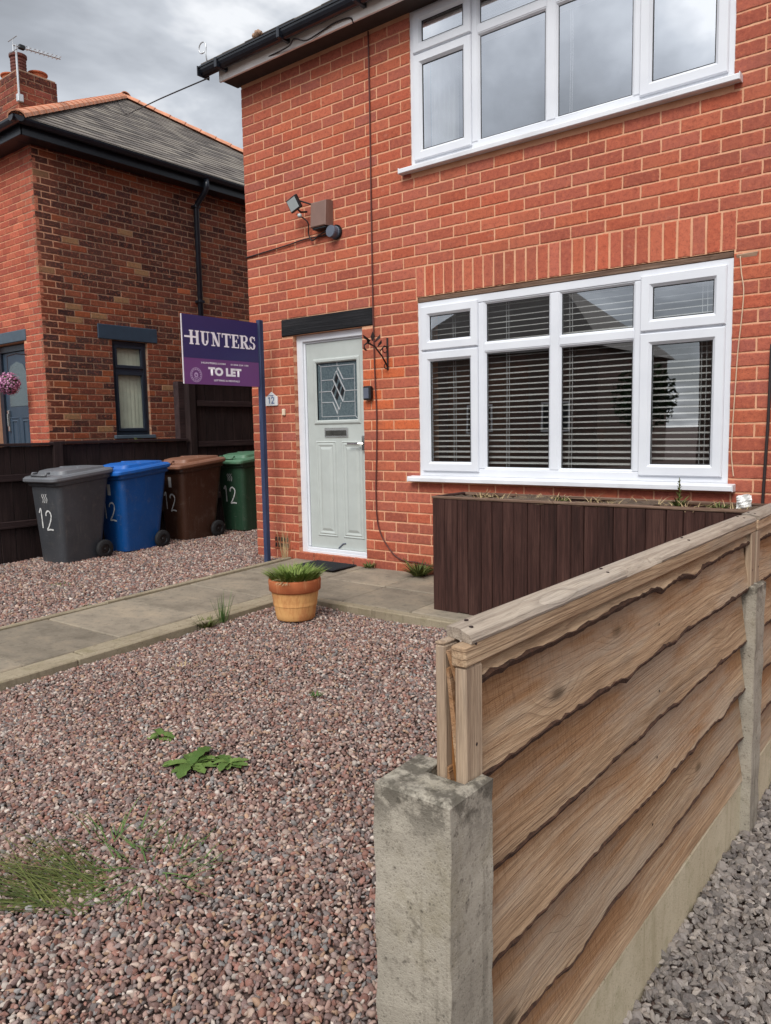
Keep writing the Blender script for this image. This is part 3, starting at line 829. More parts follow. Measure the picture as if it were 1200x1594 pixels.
wl = make_window('window', lw, 2.15, 'wide white window with fanlights on the ground floor', [1.772, 1.760, 1.756, 1.757], (0, 3), (0, 3), [-3.035, -2.432, -1.832])
uw = (UW[0], UW[1], 3.185, 4.335)
wu = make_window('window', uw, 4.335, 'wide white window under the eaves', [3.995, 4.01, 4.01, 4.01], (0, 3), (0, 3), [-3.078, -2.468, -1.862])

# venetian blinds hang inside: things of their own
def blind(x0, x1, z0, z1, n, label, stack=False, cords=()):
    t = thing('venetian_blind', label, 'blind', (0, .115, z1))
    sl = MB(); k = 5
    for i in range(k+1):
        f = i/k; y = (f-.5)*.048; zc = .005*math.sin(math.pi*f)
        sl.v += [(-.5, y, zc), (.5, y, zc)]
    for i in range(k): sl.f.append((2*i, 2*i+1, 2*i+3, 2*i+2))
    me = sl.mesh('slat', True); me.materials.append(M['slat'])
    r_ = random.Random(n)
    for i in range(n):
        o = bpy.data.objects.new('slat', me); col.objects.link(o); o.parent = t
        o.scale = (x1-x0, 1, 1); o.location = ((x0+x1)/2, 0, -(z1-z0)*(i+.5)/n)
        o.rotation_euler = (R(13+r_.uniform(-4, 4)), R(r_.uniform(-.25, .25)), 0)
    h = MB(); h.cbox(x0, x1, -.028, .028, 0.0, .035, .003); h.build('head_rail', 'white', t)
    b_ = MB(); b_.cbox(x0, x1, -.025, .025, -(z1-z0)-.03, -(z1-z0)-.012, .003); b_.build('bottom_rail', 'white', t)
    for c in cords:
        cc = MB(); cc.tube([(c, -.032, 0), (c+.004, -.032, -(z1-z0)*.5), (c, -.032, -(z1-z0)-.01)], .0016, 5); cc.build('cord', 'white', t)
    return t
blind(-3.53, -3.03, .88, 2.09, 29, 'cream venetian blind in the left casement of the lower window', cords=(-3.32, -3.30))
blind(-3.02, -2.44, .88, 2.09, 29, 'cream venetian blind in the second bay from left of lower window', cords=(-2.85, -2.83))
blind(-2.43, -1.84, .88, 2.09, 29, 'cream venetian blind in the second bay from right of lower window', cords=(-2.35, -2.33))
blind(-1.83, -1.32, .88, 2.09, 29, 'cream venetian blind in the right casement of the lower window', cords=(-1.46, -1.43))
bu = blind(-3.56, -1.35, 4.0, 4.27, 9, 'cream venetian blind drawn up behind the upper window')
for c in (-2.36, -2.345):
    cc = MB(); cc.tube([(c, -.03, -.2), (c+.006, -.03, -.6), (c, -.03, -1.0)], .0026, 5); cc.build('cord', 'white', bu)
ct = thing('pale_curtain', 'pale curtain at the left side of the upper window', 'curtain', (-3.57, .19, 3.2))
m = MB(); n_ = 26
for i in range(n_+1):
    x = .24*i/n_; y = .022*math.sin(i*1.25)
    m.v += [(x, y, -.05), (x, y, 1.12)]
for i in range(n_): m.f.append((2*i, 2*i+2, 2*i+3, 2*i+1))
m.build('curtain_fabric', 'white', ct, smooth=True)
# a dark wood cabinet seen through the left casement
cb = thing('wooden_cabinet', 'brown wooden cabinet seen inside through the left casement blind', 'cabinet', (-4.3+.75, 1.0, .1))
m = MB(); m.cbox(-.3, .3, -.2, .2, 0, 1.62, .01); m.build('carcass', 'oak', cb)
for s in (-1, 1):
    m = MB(); m.cbox(-.29 if s < 0 else .005, -.005 if s < 0 else .29, -.222, -.203, .06, 1.58, .006); m.build('cabinet_door', 'oak', cb)

# lintel over the door
m = MB(); m.cbox(-5.118, -4.05, -.008, .05, 2.026, 2.172, .008, .004, rg); me = m.mesh('lintel')
m.build('lintel', 'beam', house)
m = MB(); m.box(DO[0], DO[1]+.09, .05, .28, 2.027, 2.12); m.build('lintel_core', 'dark_soffit', house)

# front door
dx0, dx1, dz0, dz1 = -4.985, -4.10, .05, 2.024
fr = MB(); fy = .045
fr.add([], [])
fr.cbox(dx0, dx0+.072, fy, fy+.07, dz0, dz1, .005)                       # jamb
fr.cbox(dx0+.050, dx0+.090, fy+.020, fy+.068, dz0+.06, dz1-.05, .004)
fr.cbox(dx1-.075, dx1, fy+.006, fy+.07, dz0, dz1, .005)
fr.cbox(dx0+.0722, dx1-.0752, fy, fy+.07, dz1-.062, dz1, .005)
fr.cbox(dx0+.09, dx1-.09, fy+.02, fy+.068, dz1-.078, dz1-.0622, .003)
fr.build('door_frame', 'pvc', house)
m = MB(); m.cbox(dx0+.0722, dx1-.0752, fy-.012, fy+.07, dz0, dz0+.030, .004); m.cbox(dx0+.074, dx1-.08, fy+.0, fy+.06, dz0+.0302, dz0+.055, .004); m.build('threshold', 'pvc', house)
m = MB(); m.cbox(dx0, DO[1]-.002, .004, .06, -.06, .0485, .004); m.build('door_step', 'brick_stuff', house)
me = house.children[-1].data; at = me.attributes.new('tint', 'FLOAT_COLOR', 'POINT'); at.data.foreach_set('color', [v for _ in me.vertices for v in (*rgb(150, 108, 94)[:3], 0)])
lx0, lx1, lz0, lz1 = dx0+.094, dx1-.088, dz0+.058, dz1-.08; ly = fy+.03
GX0, GX1, GZ0, GZ1 = -4.772, -4.300, 1.262, 1.765
leaf = wall_shell(lx0, lx1, lz0, lz1, ly, ly+.044, [(GX0, GX1, GZ0, GZ1)])
door = leaf.build('front_door', 'door_paint', house)
m = MB(); m.ring(GX0-.04, GX1+.04, GZ0-.04, GZ1+.04, [(0, ly+.0005), (.004, ly-.006), (.014, ly-.012), (.030, ly-.012), (.040, ly-.002), (.040, ly+.02), (.01, ly+.02)]); m.build('glass_surround', 'door_paint', door)
m = MB(); m.add([(GX0, ly+.014, GZ0), (GX1, ly+.014, GZ0), (GX1, ly+.014, GZ1), (GX0, ly+.014, GZ1)], [(0, 1, 2, 3)]); m.build('door_glass', 'glass_dark', door)
# leading: border, bars and slanting diamonds
ld = MB()
def came(x0, z0, x1, z1, w=.006):
    y = ly+.011; d = Vector((x1-x0, 0, z1-z0)); n = Vector((-d.z, 0, d.x)).normalized()*w/2
    p = [Vector((x0, y, z0)), Vector((x1, y, z1))]
    q = [p[0]+n, p[0]-n, p[1]-n, p[1]+n]
    ld.add([(v.x, y, v.z) for v in q]+[(v.x, y+.003, v.z) for v in q], [(0, 1, 2, 3), (3, 2, 1, 0), (0, 4, 5, 1), (1, 5, 6, 2), (2, 6, 7, 3), (3, 7, 4, 0)])
def GP(u, v):   # pane units, 0..1
    return GX0+(GX1-GX0)*u, GZ1-(GZ1-GZ0)*v
def cm(a, b_, c, d, w=.006): came(*GP(a, b_), *GP(c, d), w)
cm(.09, .06, .92, .06, .005); cm(.09, .94, .92, .94, .005); cm(.09, .06, .09, .94, .005); cm(.92, .06, .92, .94, .005)
cm(.02, .01, .09, .06, .005); cm(.99, .99, .92, .94, .005); cm(.5, 0, .5, .07, .005); cm(.5, .93, .5, 1, .005)
cm(.09, .30, .39, .30); cm(.03, .5, .345, .5); cm(.09, .69, .375, .69); cm(.64, .30, .92, .30); cm(.685, .5, 1, .5); cm(.63, .69, .92, .69)
for (a, b_, c, d) in ((.51, .09, .64, .30), (.47, .155, .685, .5), (.39, .30, .63, .69), (.345, .5, .535, .83), (.375, .69, .49, .90)): cm(a, b_, c, d, .010)
for (a, b_, c, d) in ((.39, .30, .47, .155), (.345, .5, .43, .37), (.63, .69, .685, .5), (.535, .83, .58, .70), (.51, .09, .49, .19), (.49, .90, .5, .80)): cm(a, b_, c, d, .005)
ld.build('leading', 'lead', door)
dk = MB()
for (cu, cv) in ((.475, .27), (.53, .42), (.40, .46), (.615, .50), (.485, .56)):
    q = [GP(cu-.055, cv+.05), GP(cu+.01, cv-.085), GP(cu+.055, cv-.02), GP(cu-.0, cv+.105)]
    dk.add([(x, ly+.0125, z) for x, z in q], [(0, 1, 2, 3)])
dk.build('dark_glass_diamond', 'black', door)
m = MB(); m.cbox(-4.690, -4.412, ly-.010, ly-.0005, 1.108, 1.192, .004); lb = m.build('letterbox', 'chrome', door)
m = MB(); m.cbox(-4.672, -4.430, ly-.015, ly-.011, 1.122, 1.170, .002); m.build('letter_flap', 'dark_chrome', door)
for (a, c) in ((-4.80, -4.555), (-4.490, -4.245)):     # raised and fielded panels
    m = MB(); m.ring(a, c, .215, 1.075, [(0, ly+.0002), (.008, ly-.009), (.018, ly-.004), (.03, ly-.010), (.05, ly-.003), (.075, ly-.012), (.08, ly+.001)])
    m.add([(a+.0749, ly-.0118, .29), (c-.0749, ly-.0118, .29), (c-.0749, ly-.0118, 1.0), (a+.0749, ly-.0118, 1.0)], [(0, 1, 2, 3)])
    m.build('raised_panel', 'door_paint', door)
m = MB(); m.tube([(-4.225, ly-.03, 1.05), (-4.26, ly-.05, 1.052), (-4.38, ly-.052, 1.052)], .009, 8); m.cbox(-4.24, -4.2, ly-.03, ly, .99, 1.12, .004); m.build('door_handle', 'chrome', door)
m = MB(); m.tube([(-4.555, ly-.004, .115), (-4.5, ly-.005, .16), (-4.47, ly-.004, .165)], .006, 6); m.build('scuff_mark', 'grey_box', door)

# eaves of the house
FZ = 4.300
m = MB(); m.cbox(XL-.06, XR, -.2, -.178, FZ, FZ+.15, .003); m.build('fascia', 'fascia', house)
m = MB(); m.cbox(XL-.058, XR, -.1775, .02, FZ+.016, FZ+.034, .002); m.build('soffit', 'dark_soffit', house)
m = MB(); m.cbox(XL-.06, XL-.04, -.177, 4.0, FZ+.036, FZ+.2, .003); m.build('end_board', 'dark_soffit', house)
def gutter(x0, x1, yb, zt, r=.058):
    m = MB(); pr = []
    for j in range(9):
        a = math.pi*j/8; pr.append((yb-r+r*math.cos(a), zt-r*1.15*math.sin(a)))
    pr = [(yb, zt+.006)]+pr+[(yb-2*r, zt+.008), (yb-2*r-.007, zt+.004), (yb-2*r-.007, zt-.008)]
    inner = [(p[0]*.0+(yb-r)+(p[0]-(yb-r))*.93, zt+(p[1]-zt)*.93+.002) for p in pr[1:10]]
    m.prism(pr+list(reversed(inner))[:0], 'x', x0, x1); return m
gm = gutter(XL-.185, XR, -.205, 4.425); gm.build('gutter', 'black_pvc', house)
for x in (-5.50, -4.72, -3.9, -3.0, -2.1, -1.2, -.3):
    m = MB(); m.cbox(x-.016, x+.016, -.335, -.2, 4.352, 4.437, .004); m.build('gutter_clip', 'black_pvc', house)
m = MB(); m.cbox(XL-.196, XL-.184, -.338, -.2, 4.35, 4.434, .004); m.build('gutter_stop_end', 'black_pvc', house)
roof = MB(); ry0, rz0 = -.27, 4.455; sl_ = math.tan(R(33))
roof.add([(XL-.1, ry0, rz0-.03), (XR, ry0, rz0-.03), (XR, 3.7, rz0-.03+sl_*3.97), (XL-.1, 3.7, rz0-.03+sl_*3.97), (XL-.1, 7.7, rz0-.03), (XR, 7.7, rz0-.03)], [(0, 1, 2, 3), (3, 2, 5, 4), (0, 3, 4)])
ro = roof.build('roof', 'slate', house)
tm = MB(); tm.cbox(-.145, .145, 0, .34, -.008, .008, .003); tme = tm.mesh('roof_tile'); tme.materials.append(M['fascia_tile'] if 'fascia_tile' in M else M['slate'])
for r_ in range(4):
    for i in range(28):
        o = bpy.data.objects.new('roof_tile', tme); col.objects.link(o); o.parent = ro
        o.location = (XL-.05+.295*i+(.147 if r_ % 2 else 0), ry0-.02+.24*r_, rz0+.004+.24*r_*sl_+rg.uniform(-.003, .003)); o.rotation_euler = (R(33-2.2), 0, R(rg.uniform(-.6, .6)))
m = MB()
for p, s in (((-4.98, -.30, 4.475), .035), ((-5.02, -.305, 4.468), .022), ((-4.94, -.31, 4.466), .02)):
    V, F = ico(1); m.add([(p[0]+v[0]*s*rg.uniform(.7, 1.2), p[1]+v[1]*s, p[2]+v[2]*s*rg.uniform(.7, 1.1)) for v in V], [tuple(f) for f in F])
m.build('moss_clump', 'mortar_old', house)
# air brick low on the wall
m = MB(); m.cbox(-5.305, -5.10, -.004, .02, .06, .205, .004)
ab = m.build('air_brick', 'brick_stuff', house); me = ab.data; at = me.attributes.new('tint', 'FLOAT_COLOR', 'POINT'); at.data.foreach_set('color', [v for _ in me.vertices for v in (*rgb(150, 84, 60)[:3], 0)])
m = MB()
for i in range(5):
    for j in range(2): m.cbox(-5.295+.038*i, -5.27+.038*i, -.0062, -.002, .082+.055*j, .122+.055*j, .002)
m.build('vent_slot', 'black', ab)

# wall things ----------------------------------------------------
def cable(name, pts, r, mat, label, seg=6):
    P = []
    for i in range(len(pts)-1):
        p0, p1, p2, p3 = [Vector(pts[max(0, min(len(pts)-1, i+k))]) for k in (-1, 0, 1, 2)]
        for s in range(seg):
            t = s/seg
            P.append(.5*((2*p1)+(p2-p0)*t+(2*p0-5*p1+4*p2-p3)*t*t+(3*p1-p0-3*p2+p3)*t**3))
    P.append(Vector(pts[-1]))
    m = MB(); m.tube(P, r, 7); return m.build(name, mat, smooth=True, label=label, cat='cable')
cable('wall_cable', [(-4.03, -.012, 4.30), (-4.032, -.010, 3.6), (-4.036, -.010, 2.9), (-4.036, -.014, 2.18), (-4.03, -.012, 1.6), (-4.022, -.010, 1.3), (-4.03, -.012, .95), (-4.045, -.012, .6), (-4.02, -.012, .34), (-3.90, -.012, .16), (-3.78, -.012, .09), (-3.62, -.02, .085), (-3.4, -.02, .06)], .006, 'cable_red', 'dark cable running down the brick wall right of the front door')
cable('wall_cable', [(-5.56, -.006, 2.79), (-5.3, -.012, 2.80), (-5.0, -.012, 2.815), (-4.8, -.012, 2.83), (-4.6, -.014, 2.825), (-4.47, -.03, 2.82)], .006, 'cable', 'black cable running left from grey junction box to house corner')
cable('wall_cable', [(-1.225, -.008, 2.15), (-1.215, -.007, 2.05), (-1.200, -.007, 1.95), (-1.206, -.007, 1.8), (-1.222, -.007, 1.6), (-1.230, -.007, 1.4), (-1.238, -.007, 1.2), (-1.243, -.007, 1.0), (-1.232, -.007, .88), (-1.226, -.007, .84)], .0036, 'cable_cream', 'thin cream cable beside right edge of the lower window')
cable('wall_cable', [(-1.035, -.02, 1.62), (-1.04, -.02, 1.2), (-1.055, -.02, .7), (-1.06, -.02, .3), (-1.06, -.02, .0)], .0095, 'cable', 'thick black cable on the brickwork right of lower window')
cable('overhead_cable', [(-14.0, 4.3, 7.85), (-11.5, 2.8, 6.45), (-8.6, 1.0, 5.2), (-6.6, -.1, 4.46), (-5.66, -.27, 4.33)], .006, 'cable', 'overhead black cable from far roof to the gutter end')
cable('eaves_cable', [(-5.0, -.19, 4.33), (-4.7, -.235, 4.31), (-4.62, -.24, 4.345), (-4.5, -.225, 4.30), (-4.35, -.21, 4.325), (-4.2, -.215, 4.34), (-4.05, -.21, 4.33), (-4.03, -.19, 4.29)], .006, 'cable', 'tangle of black cable under the gutter above the front wall')
hk = MB(); P = [(-5.64, -.30, 4.43), (-5.66, -.30, 4.52)]
for i in range(12):
    a = -0.3+i*.5; P.append((-5.70+.05*math.cos(a), -.30, 4.585+.05*math.sin(a)*.95))
hk.tube(P, .006, 6); hk.build('wire_hook', 'silver', label='curled wire hook standing up from the gutter corner', cat='hook', smooth=True)

# floodlight, alarm box, junction box
fl = thing('floodlight', 'small black floodlight tilted beside the brown alarm box', 'floodlight', (-4.775, -.14, 3.10), R(-12)); fl.scale = (.86, .86, .86)
m = MB(); m.cbox(-.085, .085, -.018, .018, -.065, .065, .006); h = m.build('lamp_body', 'black', fl); h.rotation_euler = (R(24), R(-10), 0)
m = MB(); m.cbox(-.070, .070, -.022, -.0185, -.052, .052, .001); q = m.build('lamp_lens', 'lamp_glass', h)
m = MB(); m.tube([(.02, .01, -.04), (.02, .06, -.075), (.02, .135, -.06)], .010, 8); m.tube([(.06, .01, .02), (.14, .1, -.02)], .008, 6); m.build('bracket_arm', 'black', fl)
m = MB(); m.lathe([(0, -.022), (.016, -.02), (.021, -.009), (.021, .007), (.014, .014), (0, .014)], 14, (.045, .03, -.115)); m.build('motion_sensor', 'lamp_glass', fl, smooth=True)
al = thing('alarm_box', 'brown alarm box on the wall above the front door', 'alarm box', (-4.55, 0, 2.99))
m = MB()
m.loft([[(-.092, -.001, -.105), (.092, -.001, -.105), (.092, -.001, .105), (-.092, -.001, .105)], [(-.092, -.05, -.105), (.092, -.05, -.105), (.092, -.05, .105), (-.092, -.05, .105)], [(-.088, -.094, -.108), (.088, -.094, -.108), (.088, -.080, .100), (-.088, -.080, .100)], [(-.08, -.100, -.10), (.08, -.100, -.10), (.08, -.086, .092), (-.08, -.086, .092)]])
m.build('alarm_cover', 'brown_box', al)
m = MB(); m.cbox(-.075, .075, -.085, -.006, -.125, -.1085, .004); m.build('alarm_base', 'black', al)
jb = thing('junction_box', 'grey junction box below the brown alarm box', 'junction box', (-4.435, 0, 2.83))
m = MB(); m.lathe([(0, -.075), (.046, -.073), (.05, -.066), (.05, -.02), (.054, -.018), (.054, 0)], 18, (0, 0, 0), 'y'); m.build('box_body', 'grey_box', jb, smooth=False)
m = MB(); m.lathe([(.060, -.016), (.062, -.012), (.062, -.001), (.0, -.001)], 18, (.012, 0, 0), 'y'); m.build('box_backplate', 'black', jb)
cable('floodlight_cable', [(-4.77, -.12, 3.02), (-4.70, -.06, 2.95), (-4.72, -.03, 2.86), (-4.68, -.03, 2.80), (-4.6, -.03, 2.83), (-4.5, -.04, 2.85), (-4.47, -.04, 2.845)], .006, 'cable', 'short black cable looping from the floodlight to junction box')

# house number plaque
def stroke(poly, w, tf, m, y=0.0):
    """flat ribbon of width w through 2-D points; tf maps (a, b) to 3-D"""
    k = len(poly); L_, R_ = [], []
    for i in range(k):
        a, c = poly[max(0, i-1)], poly[min(k-1, i+1)]; d = Vector((c[0]-a[0], c[1]-a[1])); d = d.normalized() if d.length else Vector((1, 0))
        ww = w*(.8+.4*rnd.random()) if y else w
        L_.append(tf(poly[i][0]-d.y*ww/2, poly[i][1]+d.x*ww/2)); R_.append(tf(poly[i][0]+d.y*ww/2, poly[i][1]-d.x*ww/2))
    m.add(L_+R_, [(i, i+1, k+i+1, k+i) for i in range(k-1)])
ONE = [(.1, .78), (.28, 1.0), (.3, .5), (.3, 0)]
TWO = [(.05, .75), (.1, .92), (.3, 1.0), (.5, .9), (.52, .7), (.4, .45), (.2, .2), (.05, .02), (.3, .05), (.62, .02)]
def smooth2(p, n=5):
    out = []
    for i in range(len(p)-1):
        q = [Vector(p[max(0, min(len(p)-1, i+k))]) for k in (-1, 0, 1, 2)]
        for s in range(n):
            t = s/n; out.append(tuple(.5*((2*q[1])+(q[2]-q[0])*t+(2*q[0]-5*q[1]+4*q[2]-q[3])*t*t+(3*q[1]-q[0]-3*q[2]+q[3])*t**3)))
    return out+[p[-1]]
pq = thing('number_plaque', 'white house-shaped number plaque left of the front door', 'plaque', (-5.275, 0, 1.468))
m = MB(); m.prism([(-.078, -.058), (.078, -.058), (.078, .022), (.062, .026), (0, .068), (-.062, .026), (-.078, .022)], 'y', -.012, -.001); m.build('plaque_tile', 'white', pq)
m = MB(); tf = lambda a, c: (a, -.0145, c)
for sx, gl in ((-.042, ONE), (.002, TWO)): stroke(smooth2([(sx+x*.06, -.038+y*.058) for x, y in gl]), .009, tf, m)
m.build('number', 'blue_ink', pq)
m = MB(); stroke([(-.045, .032), (-.02, .038), (.005, .034), (.03, .036)], .005, tf, m); m.build('flourish', 'blue_ink', pq)
m = MB(); m.cbox(-5.135, -5.098, -.022, -.001, 1.315, 1.375, .005); m.build('doorbell', 'cream', label='small cream doorbell on the brick left of the door', cat='doorbell')
kb = thing('key_safe', 'small black key safe on the brick right of the door', 'key safe', (-4.098, 0, 1.473))
m = MB(); m.cbox(-.04, .04, -.05, -.001, -.058, .058, .010); m.build('safe_body', 'black', kb)
m = MB(); m.cbox(-.028, .028, -.054, -.0505, -.045, .042, .001); m.build('safe_cover', 'grey_box', kb)
# wrought-iron hanging bracket
hb = thing('hanging_bracket', 'rusty wrought iron hanging basket bracket right of the front door', 'bracket', (-3.90, 0, 1.78))
m = MB(); m.cbox(-.009, .009, -.008, -.001, -.13, .13, .002); m.build('back_plate', 'dark_metal', hb)
m = MB()
m.tube([(0, -.008, -.10), (0, -.08, -.02), (0, -.17, .05), (0, -.26, .07), (0, -.30, .05), (0, -.30, .02), (0, -.275, .012)], .007, 6)
m.tube([(0, -.01, .06), (0, -.06, .05), (0, -.10, .02)], .005, 6)
for i in range(16):
    pass
m.tube([(0, -.02+.028*math.cos(a)-.02, .035+.028*math.sin(a)) for a in [x*.55 for x in range(12)]], .004, 6)
m.tube([(0, -.03+.02*math.cos(a), -.10+.02*math.sin(a)) for a in [x*.55 for x in range(12)]], .004, 6)
m.build('bracket_arm', 'dark_metal', hb, smooth=True)
m = MB()
for (y, z, dx, dy, dz, s) in ((-.20, .09, .01, -.01, .07, .022), (-.23, .085, -.03, -.03, .05, .02), (-.17, .08, .03, .02, .06, .02), (-.21, .06, -.03, .0, .03, .02), (-.25, .07, .02, -.04, .03, .02), (-.13, .05, .02, .01, .05, .016)):
    m.loft([[(-s*.2, y, z), (s*.2, y, z), (s*.2, y+.004, z), (-s*.2, y+.004, z)], [(dx-s, y+dy*.5, z+dz*.5), (dx+s, y+dy*.5, z+dz*.5), (dx+s, y+dy*.5+.004, z+dz*.5), (dx-s, y+dy*.5+.004, z+dz*.5)], [(dx*1.4-.002, y+dy, z+dz), (dx*1.4+.002, y+dy, z+dz), (dx*1.4+.002, y+dy+.003, z+dz), (dx*1.4-.002, y+dy+.003, z+dz)]])
m.build('leaf_ornament', 'dark_metal', hb)

# door mat
m = MB(); m.cbox(-4.70, -4.24, -.36, -.05, .004, .014, .004)
dm = m.build('door_mat', 'mat', label='black ribbed rubber mat in front of the door', cat='door mat')
m = MB()
for i in range(14): m.cbox(-4.69, -4.25, -.352+.0205*i, -.342+.0205*i, .0142, .0175, .001)
m.build('mat_ribs', 'mat', dm, kind='stuff')

# ------------------------------------------------------------------ estate agent sign
sg = thing('to_let_sign', 'navy and purple estate agent board on a navy post', 'sign', (-5.2, -.2, 0))
m = MB(); m.cbox(-.023, .023, -.023, .023, -.3, 2.165, .003); post = m.build('sign_post', 'navy_post', sg)
post.rotation_euler = (R(-.35), R(-.25), 0)
SY0, SY1, SZ0, SZ1, SPL = -.845, -.026, 1.572, 2.135, 1.785
m = MB(); m.cbox(-.006, .005, SY0, SY1, SZ0, SPL, .0005); bp_ = m.build('lower_panel', 'purple', sg)
m = MB(); m.cbox(-.006, .005, SY0, SY1, SPL+.0004, SZ1, .0005); bt = m.build('upper_panel', 'navy', sg)
m = MB(); m.cbox(-.007, .0055, SY0-.006, SY0-.0005, SZ0, SZ1, .001); m.build('board_edge', 'board_edge', sg)
def text_mesh(txt, size, bold=0):
    cu = bpy.data.curves.new('txt', 'FONT'); cu.body = txt; cu.size = size; cu.offset = bold; cu.resolution_u = 3
    o = bpy.data.objects.new('txt', cu); col.objects.link(o)
    dg = bpy.context.evaluated_depsgraph_get(); dg.update()
    me = bpy.data.meshes.new_from_object(o.evaluated_get(dg)); bpy.data.objects.remove(o); bpy.data.curves.remove(cu); return me
def put_text(txt, y0, y1, z0, z1, mat, parent, name, bold=0):
    me = text_mesh(txt, .1, bold); co = np.empty(len(me.vertices)*3); me.vertices.foreach_get('co', co); co = co.reshape(-1, 3)
    a, c = co.min(0), co.max(0)
    out = np.stack([np.full(len(co), .0072), y0+(co[:, 0]-a[0])/(c[0]-a[0])*(y1-y0), z0+(co[:, 1]-a[1])/(c[1]-a[1])*(z1-z0)], 1)
    me.vertices.foreach_set('co', out.ravel()); me.update(); me.materials.clear()
    return link(name, me, mat, parent)
def by(u): return SY0+(SY1-SY0)*u
def bz(v): return SZ1-(SZ1-SZ0)*v
# serif capitals built from strokes
def serif(m, ch, x, w, z0, h):
    T, t, s = .026, .010, .010       # thick stem, thin stroke, serif height
    def lift(): return .0068+len(m.f)*.00001          # each stroke a hair above the last, so none share a plane
    def rc(a, c, e, f): X_ = lift(); m.add([(X_, x+a, z0+e), (X_, x+c, z0+e), (X_, x+c, z0+f), (X_, x+a, z0+f)], [(0, 1, 2, 3)])
    def qd(*p): X_ = lift(); m.add([(X_, x+a, z0+c) for a, c in p], [tuple(range(len(p)))])
    def foot(c, ww=.026, top=False):
        rc(c-ww, c+ww, h-s if top else 0, h if top else s)
    def arc(cx, cz, rx, rz, a0, a1, wt, n=14):
        for i in range(n):
            p = []
            for a, q in ((a0+(a1-a0)*i/n, 1), (a0+(a1-a0)*(i+1)/n, 1), (a0+(a1-a0)*(i+1)/n, 0), (a0+(a1-a0)*i/n, 0)):
                th = wt*(.42+.58*abs(math.cos(a)))
                p.append((cx+(rx-(0 if q else th))*math.cos(a), cz+(rz-(0 if q else t*1.1))*math.sin(a)))
            qd(*p)
    if ch == 'H':
        for c in (.024, w-.024): rc(c-T/2, c+T/2, 0, h); foot(c, .021); foot(c, .021, top=True)
        rc(-.046, w-.03, h*.46, h*.46+.015)
    if ch == 'U':
        rc(.014, .014+T, h*.35, h); foot(.029, .027, True); rc(w-.030, w-.030+t, h*.35, h); foot(w-.024, .02, True)
        arc((w-.030+t+.014)/2, h*.35, (w-.030+t-.014)/2, h*.36, math.pi, 2*math.pi, T)
    if ch == 'N':
        rc(.02, .02+t, 0, h); foot(.024, .02); rc(w-.03, w-.03+t, 0, h); foot(w-.024, .02, True)
        qd((.006, h), (.04, h), (w-.019, .0), (w-.045, .0)); rc(0, .03, h-s, h)
    if ch == 'T':
        rc(w/2-T/2, w/2+T/2, 0, h); foot(w/2, .028); rc(0, w, h-s*1.2, h); qd((0, h-.035), (.010, h-s), (0, h-s)); qd((w, h-.035), (w, h-s), (w-.010, h-s))
        rc(0, .009, h-.036, h); rc(w-.009, w, h-.036, h)
    if ch == 'E':
        rc(.012, .012+T, 0, h); rc(0, w-.006, 0, s); rc(0, w-.01, h-s, h); rc(.03, w-.025, h*.47, h*.47+t); rc(w-.014, w-.004, 0, .036); rc(w-.018, w-.008, h-.032, h); rc(w-.034, w-.025, h*.38, h*.64)
    if ch == 'R':
        rc(.012, .012+T, 0, h); foot(.027); rc(0, .05, h-s, h)
        rc(.03, w*.52, h-t, h); rc(.03, w*.52, h*.46, h*.46+t); arc(w*.52, h*.73+t*.25, w*.40, h*.27, -math.pi/2, math.pi/2, T)
        qd((w*.42, h*.48), (w*.42+T*1.05, h*.48), (w+.006, 0), (w-.03, 0)); rc(w-.02, w+.016, 0, s)
    if ch == 'S':
        arc(w*.48, h*.735, w*.40, h*.265, math.pi*.12, math.pi*1.5, T*.95); arc(w*.50, h*.27, w*.42, h*.27, -math.pi*.9, math.pi*.5, T*.95)
        rc(w*.78, w*.88, h*.68, h*.98); rc(w*.06, w*.15, h*.02, h*.32)
m = MB(); x = by(.075); 
H_ = .115
for ch, w in zip('HUNTERS', (.108, .104, .112, .098, .088, .100, .078)):
    serif(m, ch, x, w, bz(.425), H_); x += w+.0065
m.build('sign_lettering', 'print_white', bt)
put_text('TO LET', by(.30), by(.745), bz(.865), bz(.737), 'print_white', bp_, 'sign_lettering', .006)
put_text('HUNTERS.COM', by(.215), by(.53), bz(.694), bz(.668), 'print_white', bp_, 'sign_lettering', .002)
put_text('01204 524 100', by(.60), by(.845), bz(.694), bz(.670), 'print_white', bp_, 'sign_lettering', .002)
put_text('LETTING & RENTALS', by(.37), by(.715), bz(.945), bz(.918), 'print_white', bp_, 'sign_lettering', .002)
m = MB(); cy_, cz_ = by(.145), bz(.865)
def annulus(r0, r1, a0=0, a1=2*math.pi, n=28):
    for i in range(n):
        a, c = a0+(a1-a0)*i/n, a0+(a1-a0)*(i+1)/n
        m.add([(.0072, cy_+r*math.cos(t), cz_+r*math.sin(t)) for r, t in ((r0, a), (r1, a), (r1, c), (r0, c))], [(0, 1, 2, 3)])
annulus(.055, .060)
for i in range(16): annulus(.040, .051, i*math.pi/8, i*math.pi/8+.24, 2)
annulus(.010, .020); annulus(.004, .010, .4, 2.6, 6); annulus(.026, .031, -2.4, -.7, 8)
m.build('sign_emblem', 'print_faint', bp_)

